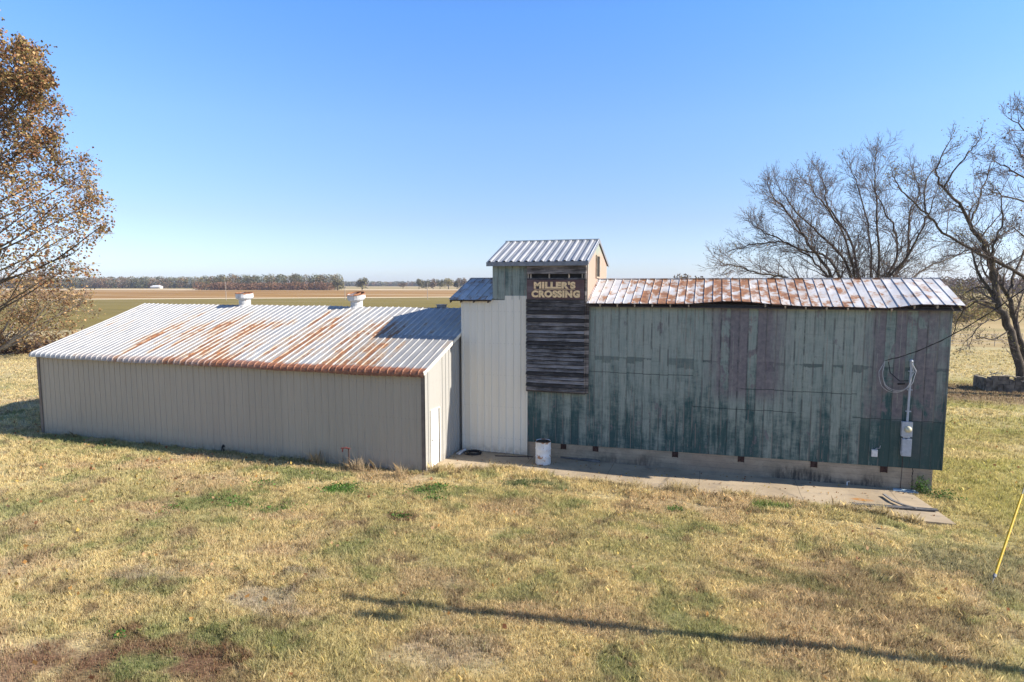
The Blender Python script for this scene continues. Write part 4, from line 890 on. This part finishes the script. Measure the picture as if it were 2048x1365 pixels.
def limb_tree(name, base, limbs, R, label, bark, twigm, r0=.3, lev=2, cl=2.2, dens=1.0, kids=(6, 5, 4), leaves=None, group=None, tipz=1.0, root=None, up_=.06):
    """limbs: list of (points, r_start, r_end); twigs grow from every limb"""
    t = empty(name, base, label, 'tree', group); mb = MB(); tw = MB(); tips = []
    if root is not None: mb.tube(smooth_pts(root[0]), list(np.linspace(root[1], root[2], (len(root[0])-1)*4+1)), 10)
    for (pts, ra, rb) in limbs:
        sp_ = smooth_pts([np.array(q, float) for q in pts]); n = len(sp_)
        sp_ = [q+R.normal(size=3)*.05 for q in sp_]; mb.tube(sp_, list(np.linspace(ra, rb, n)), 7, False)
        tot = sum(np.linalg.norm(sp_[i+1]-sp_[i]) for i in range(n-1)); cnt = max(3, int(tot*dens))
        for i in range(cnt):
            f = (.22+.78*(i+R.random())/cnt)*(n-1.001); j = int(f); q = sp_[j]+(sp_[j+1]-sp_[j])*(f-j)
            d0 = sp_[j+1]-sp_[j]; d0 /= np.linalg.norm(d0); a = R.uniform(.35, .9); ax = np.cross(d0, rv(R)); ax /= np.linalg.norm(ax)
            nd = d0*cos(a)+np.cross(ax, d0)*sin(a); rr = ra+(rb-ra)*(f/n)
            grow(tw, q, nd, cl*R.uniform(.6, 1.15)*(1.12-.62*f/n), max(.02, rr*.42), lev, R, tips, up_, kids=kids)
        d0 = sp_[-1]-sp_[-3]; d0 /= np.linalg.norm(d0); grow(tw, sp_[-1], d0, cl*.42, rb, lev, R, tips, up_, kids=kids)
    mb.build('trunk', bark, t, True); tw.build('branches', twigm, t)
    if leaves:
        T = np.array(tips); n, size, pal, frac = leaves; T = T[R.random(len(T)) < frac]
        C = T[R.integers(0, len(T), n)]+R.normal(size=(n, 3))*.22; pc = np.array(pal)[R.integers(0, len(pal), n)]*R.uniform(.6, 1.4, (n, 1))
        bulk('crown', leafquads(C, size, asp=.8), 4, MT['leaf'], pc, parent=t)
    return t, tips
def PL(pxs, depth, dd=0.0, R=None):
    n = len(pxs); return [at(x, y, depth+dd*i/(n-1)) for i, (x, y) in enumerate(pxs)]
R = np.random.default_rng(11)
BR = ((.20, .12, .06), (.30, .19, .10), (.16, .10, .07))
OLV = ((.22, .20, .06), (.30, .25, .09), (.17, .14, .06))
# wide many-stemmed bare tree behind the green building
D = 46
bC = ground_at(1722, 735, -.1); bC = at(1725, 735, D); bC[2] = -.1
root = ([np.array(bC), bC+np.array((0, 0, .9)), bC+np.array((-.1, 0, 1.7))], .75, .55); hub = root[0][2]
LC = [((1690, 640), (1640, 590), (1576, 558), (1549, 551), (1506, 543), (1470, 531), (1440, 527)), ((1700, 630), (1657, 558), (1623, 518), (1583, 492), (1549, 483), (1506, 490), (1476, 500)),
      ((1700, 630), (1665, 558), (1634, 509), (1604, 465), (1574, 424), (1552, 401), (1540, 385)), ((1715, 620), (1710, 556), (1687, 465), (1655, 420), (1629, 382), (1612, 365)),
      ((1722, 620), (1714, 556), (1700, 480), (1656, 412), (1650, 375), (1640, 345)), ((1735, 620), (1756, 553), (1754, 430), (1750, 360), (1752, 315)),
      ((1735, 620), (1742, 556), (1738, 470), (1720, 390), (1700, 335)), ((1740, 620), (1777, 556), (1825, 496), (1852, 439), (1872, 390)),
      ((1738, 620), (1789, 520), (1789, 460), (1765, 415), (1740, 360)), ((1745, 620), (1810, 520), (1819, 430), (1838, 380), (1822, 335)),
      ((1760, 620), (1840, 545), (1890, 520), (1935, 505)), ((1700, 610), (1660, 520), (1600, 500), (1540, 470), (1510, 455)), ((1710, 610), (1690, 520), (1640, 470), (1585, 415), (1560, 380))]
limbs = [([hub]+PL(l, D, R.uniform(-4.5, 4.5)), R.uniform(.10, .16), .025) for l in LC]
limb_tree('bare_tree', bC, limbs, R, 'wide dome of a leafless many-stemmed tree rising behind the green building', MT['bark'], MT['twig'], dens=1.75, cl=2.75, kids=(9, 7, 4), root=root, leaves=(2300, .10, BR+OLV, .3), up_=.06)
# leaning tree by the block enclosure
D = 38.5; bD = ground_at(2043, 782, -.1)
TD = [((2043, 782), (2036, 720), (2016, 650), (1996, 608), (1988, 560), (1978, 520), (1960, 480), (1942, 454), (1927, 421), (1888, 376), (1874, 340), (1895, 290)),
      ((1996, 608), (1976, 575), (1953, 540), (1944, 508), (1925, 485)), ((1988, 560), (1986, 530), (1990, 490), (2005, 440), (2000, 400)),
      ((2043, 782), (2046, 712), (2031, 640), (2015, 591), (1990, 545), (1984, 510), (1960, 470)), ((2075, 575), (2047, 556), (1990, 523), (1930, 493), (1876, 454), (1852, 427), (1810, 388), (1788, 360)),
      ((1942, 454), (1950, 420), (1965, 380), (1980, 330)), ((1888, 376), (1905, 345), (1935, 310), (1950, 290)), ((1852, 427), (1850, 380), (1862, 345)), ((1996, 608), (1950, 600), (1925, 615)),
      ((2020, 660), (1990, 678), (1960, 678)), ((2046, 712), (2075, 640), (2110, 560)), ((1996, 608), (1955, 603), (1922, 630), (1905, 668)), ((2012, 640), (1968, 642), (1940, 680)), ((1990, 580), (1945, 575), (1915, 600)), ((2015, 591), (2040, 520), (2080, 450))]
limbs = []
for i, l in enumerate(TD):
    ra = (.27, .13, .11, .21, .12, .07, .06, .06, .05, .05, .12, .05, .04, .05, .10)[i]; limbs.append((PL(l, D, (0, 1.5, -2, 1.2, -1.5, 2, -1.5, 2, -2, -1, 1, 1.5, -1, 2, 2)[i]), ra, .03))
limb_tree('bare_tree', bD, limbs, R, 'dark bare tree with leaning twin trunks rooted by the block enclosure at right', MT['bark'], MT['twig'], dens=1.15, cl=2.1, kids=(7, 6, 4), leaves=(3600, .085, OLV, .35))
# tree beyond the right edge reaching in
D = 36; bE = at(2190, 735, D); bE[2] = -.1
TE = [([bE, at(2180, 600, D), at(2165, 450, D), at(2150, 330, D-1), at(2140, 220, D-1)], .36, .07)]
for l in (((2160, 480), (2105, 430), (2048, 404), (2005, 390), (1968, 378)), ((2150, 340), (2095, 300), (2048, 262), (2020, 235)), ((2145, 270), (2095, 240), (2058, 215)), ((2160, 420), (2100, 380), (2048, 355), (2015, 335), (1992, 325)),
          ((2165, 470), (2230, 400), (2300, 300)), ((2150, 300), (2210, 220), (2260, 140)), ((2170, 560), (2100, 520), (2048, 470), (2020, 455)), ((2165, 450), (2110, 330), (2060, 300)), ((2150, 380), (2090, 345), (2050, 320), (2030, 290))):
    TE.append((PL(l, D, R.uniform(-3, 3)), .08, .02))
limb_tree('bare_tree', bE, TE, R, 'bare tree rooted beyond the right edge with twiggy branches reaching into the sky', MT['bark'], MT['twig'], dens=1.5, cl=1.9, kids=(6, 5, 4), leaves=(260, .13, BR, .3))
# small bare tree behind the tower
D = 75; bF = at(1112, 690, D); bF[2] = -.1
limbs = [([bF, at(1112, 620, D), at(1110+dx*.4, 540, D), at(1110+dx, 499+abs(dx)*.15, D+dx*.05)], .2, .03) for dx in (-35, -15, 2, 20)]
limb_tree('bare_tree', bF, limbs, R, 'distant bare treetop just showing above the tower roof', MT['bark'], MT['twig'], dens=.5, cl=1.9, kids=(5, 4, 3))
# brown leaved sycamore at the left
def leaf_tree(name, base, trunk, blobs, D, R, label, bark, pal, size, dd=5.0, frame=None):
    t = empty(name, base, label, 'tree', None); mb = MB(); tw = MB(); V = []; C = []
    tp = smooth_pts(trunk); mb.tube(tp, list(np.linspace(frame[0], frame[1], len(tp))), 10)
    for (px, py, r, n) in blobs:
        dz = R.uniform(-dd, dd); c = at(px, py, D+dz); rad = r*D/F
        j = int(np.clip(len(tp)*(.15+.8*np.clip((c[2]-6.0)/(tp[-1][2]), 0, 1)), 2, len(tp)-1)); s0 = tp[j-2]; m = (s0*.45+c*.55)+np.array((0, 0, -.4))+R.normal(size=3)*.5
        mb.tube(smooth_pts([s0, m, c]), list(np.linspace(.10, .03, 9)), 6, False)
        d0 = c-m; d0 /= np.linalg.norm(d0); tips = []
        for k in range(5):
            a = d0+R.normal(size=3)*.75; a /= np.linalg.norm(a); grow(tw, c-d0*rad*.6+R.normal(size=3)*rad*.12, a, rad*1.25, .028, 2, R, tips, .04, jit=.24, kids=(5, 4, 3))
        T = np.array(tips); T = T[R.random(len(T)) < .45] if n > 300 else T; q = T[R.integers(0, len(T), int(n*.75))]+R.normal(size=(int(n*.75), 3))*.22
        u = R.normal(size=(n//4, 3)); u /= np.linalg.norm(u, axis=1)[:, None]; u = c+u*rad*R.random((n//4, 1))**.5*.95
        V.append(q); V.append(u); s_ = R.uniform(.65, 1.3)
        for z in (q, u): C.append(np.array(pal)[R.integers(0, len(pal), len(z))]*R.uniform(.55, 1.45, (len(z), 1))*s_)
    mb.build('trunk', bark, t, True); tw.build('branches', MT['twig'], t)
    bulk('crown', leafquads(np.concatenate(V), size, asp=.85), 4, MT['leaf'], np.concatenate(C), parent=t)
    return t
PA = ((.28, .13, .055), (.33, .20, .09), (.18, .085, .045), (.22, .175, .06), (.42, .28, .13), (.15, .12, .05))
PB = ((.36, .23, .11), (.42, .29, .15), (.27, .15, .075), (.30, .23, .10))
D = 48; bA = at(-150, 720, D); bA[2] = -.1
trunk = [bA, at(-148, 600, D), at(-140, 450, D), at(-125, 300, D), at(-90, 150, D), at(-70, 60, D)]
bl = [(-60, 20, 60, 900), (-20, 70, 40, 500), (35, 125, 42, 2400), (62, 110, 26, 600), (45, 185, 50, 3000), (75, 165, 24, 800), (20, 250, 60, 3000), (90, 215, 32, 900), (118, 222, 18, 120), (60, 280, 50, 1700), (100, 262, 22, 260), (20, 340, 60, 1900), (75, 350, 46, 650),
      (140, 325, 32, 300), (165, 350, 38, 420), (190, 400, 32, 420), (175, 450, 38, 450), (125, 400, 46, 520), (200, 455, 20, 150), (60, 420, 50, 560), (25, 480, 55, 600), (100, 480, 46, 420), (150, 505, 38, 300), (60, 530, 44, 360), (15, 545, 46, 400), (130, 540, 26, 130), (95, 555, 28, 140),
      (-60, 120, 70, 900), (-150, 100, 80, 900), (-70, 240, 70, 900), (-200, 250, 80, 800), (-60, 380, 70, 700), (-220, 400, 80, 700), (-70, 500, 60, 500), (-260, 150, 70, 600), (-280, 520, 70, 500)]
leaf_tree('sycamore_tree', bA, trunk, bl, D, R, 'tall sycamore with dense rust brown leaves filling the upper left corner', MT['bark'], PA, .20, 3.5, (.55, .10))
D = 58; bB = at(-20, 700, D); bB[2] = -.1
trunk = [bB, at(-18, 660, D), at(-10, 610, D), at(10, 575, D)]
bl = [(30, 600, 48, 900), (80, 610, 44, 600), (130, 615, 36, 290), (165, 605, 22, 160), (20, 650, 48, 900), (75, 655, 46, 620), (60, 585, 36, 500), (110, 590, 30, 300), (120, 645, 28, 260), (-40, 620, 60, 900), (0, 680, 36, 500), (60, 682, 30, 380), (-120, 640, 60, 700), (140, 590, 26, 160)]
leaf_tree('sycamore_tree', bB, trunk, bl, D, R, 'low pale yellow-brown sycamore drooping to the ground at the left edge', MT['pale'], PB, .20, 3, (.4, .15))
# brush along the field edge
def bush(name, px, py, D, w, h, n, pal, label, group, size=.22, R=R, twigs=30):
    b0 = at(px, py, D); b0[2] = -.1; t = empty(name, b0, label, 'bush', group); tw = MB()
    for i in range(twigs):
        a = np.array((R.uniform(-1, 1)*w*.45, R.uniform(-1, 1)*w*.3, h*R.uniform(.5, 1.05))); s0 = b0+np.array((a[0]*.4, a[1]*.4, 0)); tw.tube([s0, s0+a*.5+R.normal(size=3)*.08, s0+a], [.03, .02, .008], 3, False)
    tw.build('stems', MT['twig'], t)
    u = R.normal(size=(n, 3)); u /= np.linalg.norm(u, axis=1)[:, None]; u *= (R.random((n, 1))**.4); u[:, 2] = np.abs(u[:, 2]); lump = 1+.35*np.sin(u[:, 0:1]*7+R.uniform(0, 6))*np.cos(u[:, 1:2]*6)
    bulk('foliage', leafquads(b0+u*np.array((w/2, w/2.6, h))*lump, size, asp=.8), 4, MT['leaf'], np.array(pal)[R.integers(0, len(pal), n)]*R.uniform(.55, 1.4, (n, 1)), parent=t)
    return t
PBR = ((.13, .075, .05), (.20, .11, .07), (.27, .17, .09), (.10, .06, .05)); PRR = ((.33, .15, .07), (.26, .12, .06), (.2, .12, .06))
bl = ((-30, 688, 62, 5.5, 2.0), (40, 690, 60, 4.5, 1.6), (100, 690, 61, 4.5, 1.5), (150, 688, 62, 4, 1.6), (190, 684, 64, 4.5, 2.2), (235, 681, 66, 5, 2.4), (285, 679, 68, 4.2, 2.3), (330, 676, 70, 4.5, 1.6), (380, 674, 72, 4.5, 1.4))
for i, (px, py, D, w_, h_) in enumerate(bl):
    bush('bush', px, py, D, w_, h_, 1300, PRR if i in (3, 7, 8) else PBR, 'rust brown dry brush at the near edge of the green field left of the shed', 'brush along the near edge of the green field', .2)
bush('bush', 1640, 585, 95, 9, 7.0, 2500, ((.10, .07, .045), (.14, .10, .05)), 'round dark brushy thicket just showing over the roof behind the bare tree', None, .3)
for (px, py, D, w_, h_, lb) in ((1905, 625, 110, 9, 5.6, 'yellow-green thicket nearest the green building corner'), (1945, 622, 118, 10, 6.2, 'yellow-green thicket in the middle of the row behind the right trees'), (1985, 620, 125, 10, 5.0, 'yellow-green thicket at the right of the row behind the right trees')):
    bush('bush', px, py, D, w_, h_, 2300, ((.24, .22, .07), (.30, .25, .09), (.20, .15, .06), (.26, .17, .08)), lb, 'thickets beyond the pasture', .32)
# weed by the foundation corner
x0, y0 = 6.55, 22.25
u = rng.normal(size=(320, 3))*np.array((.13, .10, .16))+np.array((x0, y0, .22)); u[:, 2] = np.abs(u[:, 2])
u2 = rng.normal(size=(200, 3))*np.array((.25, .16, .10))+np.array((7.1, 22.15, .05))
wd_ = empty('weed_plant', (x0, y0, 0), 'green leafy weed climbing the right corner of the foundation', 'weed')
bulk('foliage', leafquads(np.concatenate([u, u2]), .06), 4, MT['leaf'], np.array((.07, .13, .03))*rng.uniform(.6, 1.6, (520, 1)), parent=wd_)
b = MB(); b.tube([(x0, y0, 0), (x0-.05, y0+.05, .3), (x0-.1, y0+.1, .6)], .008, 4); b.tube([(x0+.05, y0, 0), (x0+.1, y0, .4)], .008, 4); b.build('stem', MT['twig'], wd_)

# ------------------------------------------------------------------ far woods, far trees, far things
def forest(name, px0, px1, D, h, rows, pal, spacing=7.0, size=1.5, per=170, low=None, D2=None, R=R):
    a = at(px0, 568, D); b_ = at(px1, 568, D2 or D); L = np.linalg.norm(b_-a); n = int(L/spacing); V = []; C = []
    back = np.array([FW[0], FW[1], 0]); back /= np.linalg.norm(back)
    for r_ in range(rows):
        for i in range(n):
            c = a+(b_-a)*((i+R.uniform(-.5, .5))/n)+back*(r_*spacing*1.6+R.uniform(-3, 3)); hh = h*R.uniform(.86, 1.06)*(1+.04*r_); w_ = spacing*R.uniform(.8, 1.15)
            if low and r_ == 0: hh *= .55
            u = R.normal(size=(per, 3)); u /= np.linalg.norm(u, axis=1)[:, None]; u *= R.random((per, 1))**.22
            p = np.stack([c[0]+u[:, 0]*w_, c[1]+u[:, 1]*w_, -.1+hh*(.50+.50*u[:, 2])], 1); p[:per//4, 2] = hh*R.uniform(.0, .35, per//4); V.append(p)
            pc = np.array(pal)[R.integers(0, len(pal))] if not (low and r_ == 0) else np.array(low)
            C.append(pc*R.uniform(.7, 1.35, (per, 1)))
    V = np.concatenate(V); return tag(bulk(name, leafquads(V, size, asp=.8), 4, MT['farleaf'], np.concatenate(C)), kind='stuff')
FP = ((.16, .125, .07), (.20, .13, .07), (.13, .13, .06), (.21, .13, .07), (.14, .13, .075), (.20, .175, .08), (.12, .11, .055))
forest('woods', -60, 430, 930, 17.0, 3, FP, 9, 1.5, 420)
forest('woods', 405, 672, 660, 16.5, 4, FP, 7, 1.2, 460, low=(.22, .125, .07))
forest('woods', 660, 950, 1700, 13.5, 2, FP, 11, 3.0, 160)
forest('woods', 1880, 2300, 420, 11.5, 3, ((.16, .085, .06), (.13, .09, .06), (.18, .13, .07), (.12, .07, .06)), 5, 1.1, 220)
def far_tree(px, D, h, w_, pal, label, group=None, n=800, size=1.25):
    b0 = at(px, 568, D); b0[2] = -.1; t = empty('tree', b0, label, 'tree', group)
    mb = MB(); mb.tube([b0, b0+np.array((0, 0, h*.35)), b0+np.array((.3, 0, h*.7))], [w_*.045, w_*.035, .1], 6); 
    for k in range(5):
        a_ = R.normal(size=3)*w_*.25; mb.tube([b0+np.array((0, 0, h*.3)), b0+np.array((a_[0], a_[1], h*.75))], [.15, .05], 4, False)
    mb.build('trunk', MT['bark'], t)
    cs = R.normal(size=(7, 3))*np.array((w_*.22, w_*.2, h*.14))+np.array((0, 0, h*.6)); cs = b0+cs; V = []
    for c in cs:
        u = R.normal(size=(n//7, 3)); u /= np.linalg.norm(u, axis=1)[:, None]; V.append(c+u*(R.random((n//7, 1))**.4)*np.array((w_*.32, w_*.3, h*.25)))
    V = np.concatenate(V); V = V[V[:, 2] > h*.12]
    bulk('crown', leafquads(V, size, asp=.8), 4, MT['farleaf'], np.array(pal)[R.integers(0, len(pal), len(V))]*R.uniform(.6, 1.4, (len(V), 1)), parent=t)
G1 = ((.15, .14, .07), (.19, .165, .075), (.12, .11, .065)); G2 = ((.29, .24, .10), (.23, .20, .09)); G3 = ((.20, .145, .085), (.16, .12, .08))
far_tree(675, 640, 15, 12, G1, 'round olive tree standing just right of the long brown wood')
far_tree(724, 640, 13.2, 11.5, G1, 'solitary round olive tree in the open field between the two woods')
far_tree(806, 900, 9, 14, G3, 'low brown tree left of the tree group by the tower')
for (px, D, h, w_, pl, lb) in ((838, 760, 15, 10, G1, 'olive tree at the left end of the group beside the side roof'), (852, 770, 12, 11, G1, 'dark olive tree second from left in the group beside the side roof'), (866, 750, 13, 10, G3, 'brown tree third from left in the group beside the side roof'),
                               (880, 760, 12, 10, G1, 'olive tree left of the tall pale tree in the distant group'), (897, 740, 15.5, 13, G2, 'tall pale yellow-green tree in the middle of the distant group'), (914, 760, 13, 10, G1, 'olive tree right of the tall pale tree in the distant group'), (928, 750, 13, 11, G3, 'brown tree right end of the distant group, touching the side roof'), (942, 750, 12, 11, G1, 'olive tree of the distant group half hidden by the side roof')):
    far_tree(px, D, h, w_, pl, lb, 'distant trees left of the tower')
far_tree(1370, 330, 10.4, 16, G3, 'far brown treetop barely showing over the rusty roof')
# far white farm building
fb0 = at(313, 568, 900); fb0[2] = -.1; bb = empty('farm_building', fb0, 'tiny white roofed farm building in front of the far wood', 'building')
rt = np.array(RT); bk = np.array([FW[0], FW[1], 0])
b = MB(); c = [fb0-rt*7-bk*4, fb0+rt*7-bk*4, fb0+rt*7+bk*4, fb0-rt*7+bk*4]; b.prism(c, (0, 0, 2.6)); b.build('wall', MT['vent'], bb)
b = MB(); z = np.array((0, 0, 1)); b.add([fb0-rt*7.5-bk*5+z*2.5, fb0+rt*7.5-bk*5+z*2.5, fb0+rt*4.5+z*4.6, fb0-rt*4.5+z*4.6, fb0-rt*7.5+bk*5+z*2.5, fb0+rt*7.5+bk*5+z*2.5], [(0, 1, 2, 3), (5, 4, 3, 2), (0, 3, 4), (1, 5, 2)]); b.build('roof', MT['vent'], bb)
for i, (px, D, h) in enumerate(((94, 240, 10), (452, 250, 7.6), (690, 255, 7.4), (855, 262, 7.2), (918, 262, 7.2))):
    b0 = at(px, 590, D); b0[2] = -.1
    lb = ('tall thin pole seen through the branches at far left', 'thin field pole left of the first roof ventilator', 'thin field pole just left of the second roof ventilator', 'thin field pole right of the second roof ventilator', 'thin field pole beside the small side roof')[i]
    t = empty('field_pole', b0, lb, 'pole', 'poles along the field edge'); b = MB(); b.tube([b0, b0+np.array((0, 0, h))], [.13, .09], 6); b.build('post', MT['pole'], t)
    b = MB(); b.bar(b0+np.array((-.6, 0, h-.5)), b0+np.array((.6, .2, h-.5)), .1, .1); b.build('cross_arm', MT['pole'], t)

# ------------------------------------------------------------------ air
b = MB(); b.box((-1500, -40, -1.2), (1500, 2300, 34)); hz = b.build('haze', bpy.data.materials.new('haze_air')); tag(hz, kind='stuff')
hm = hz.data.materials[0]; hm.use_nodes = True; hn = hm.node_tree; hn.nodes.clear(); ho = hn.nodes.new('ShaderNodeOutputMaterial'); hv = hn.nodes.new('ShaderNodeVolumePrincipled')
hv.inputs['Color'].default_value = (.82, .88, 1.0, 1); hv.inputs['Density'].default_value = .00016; hv.inputs['Anisotropy'].default_value = .3
hn.links.new(hv.outputs[0], ho.inputs['Volume'])
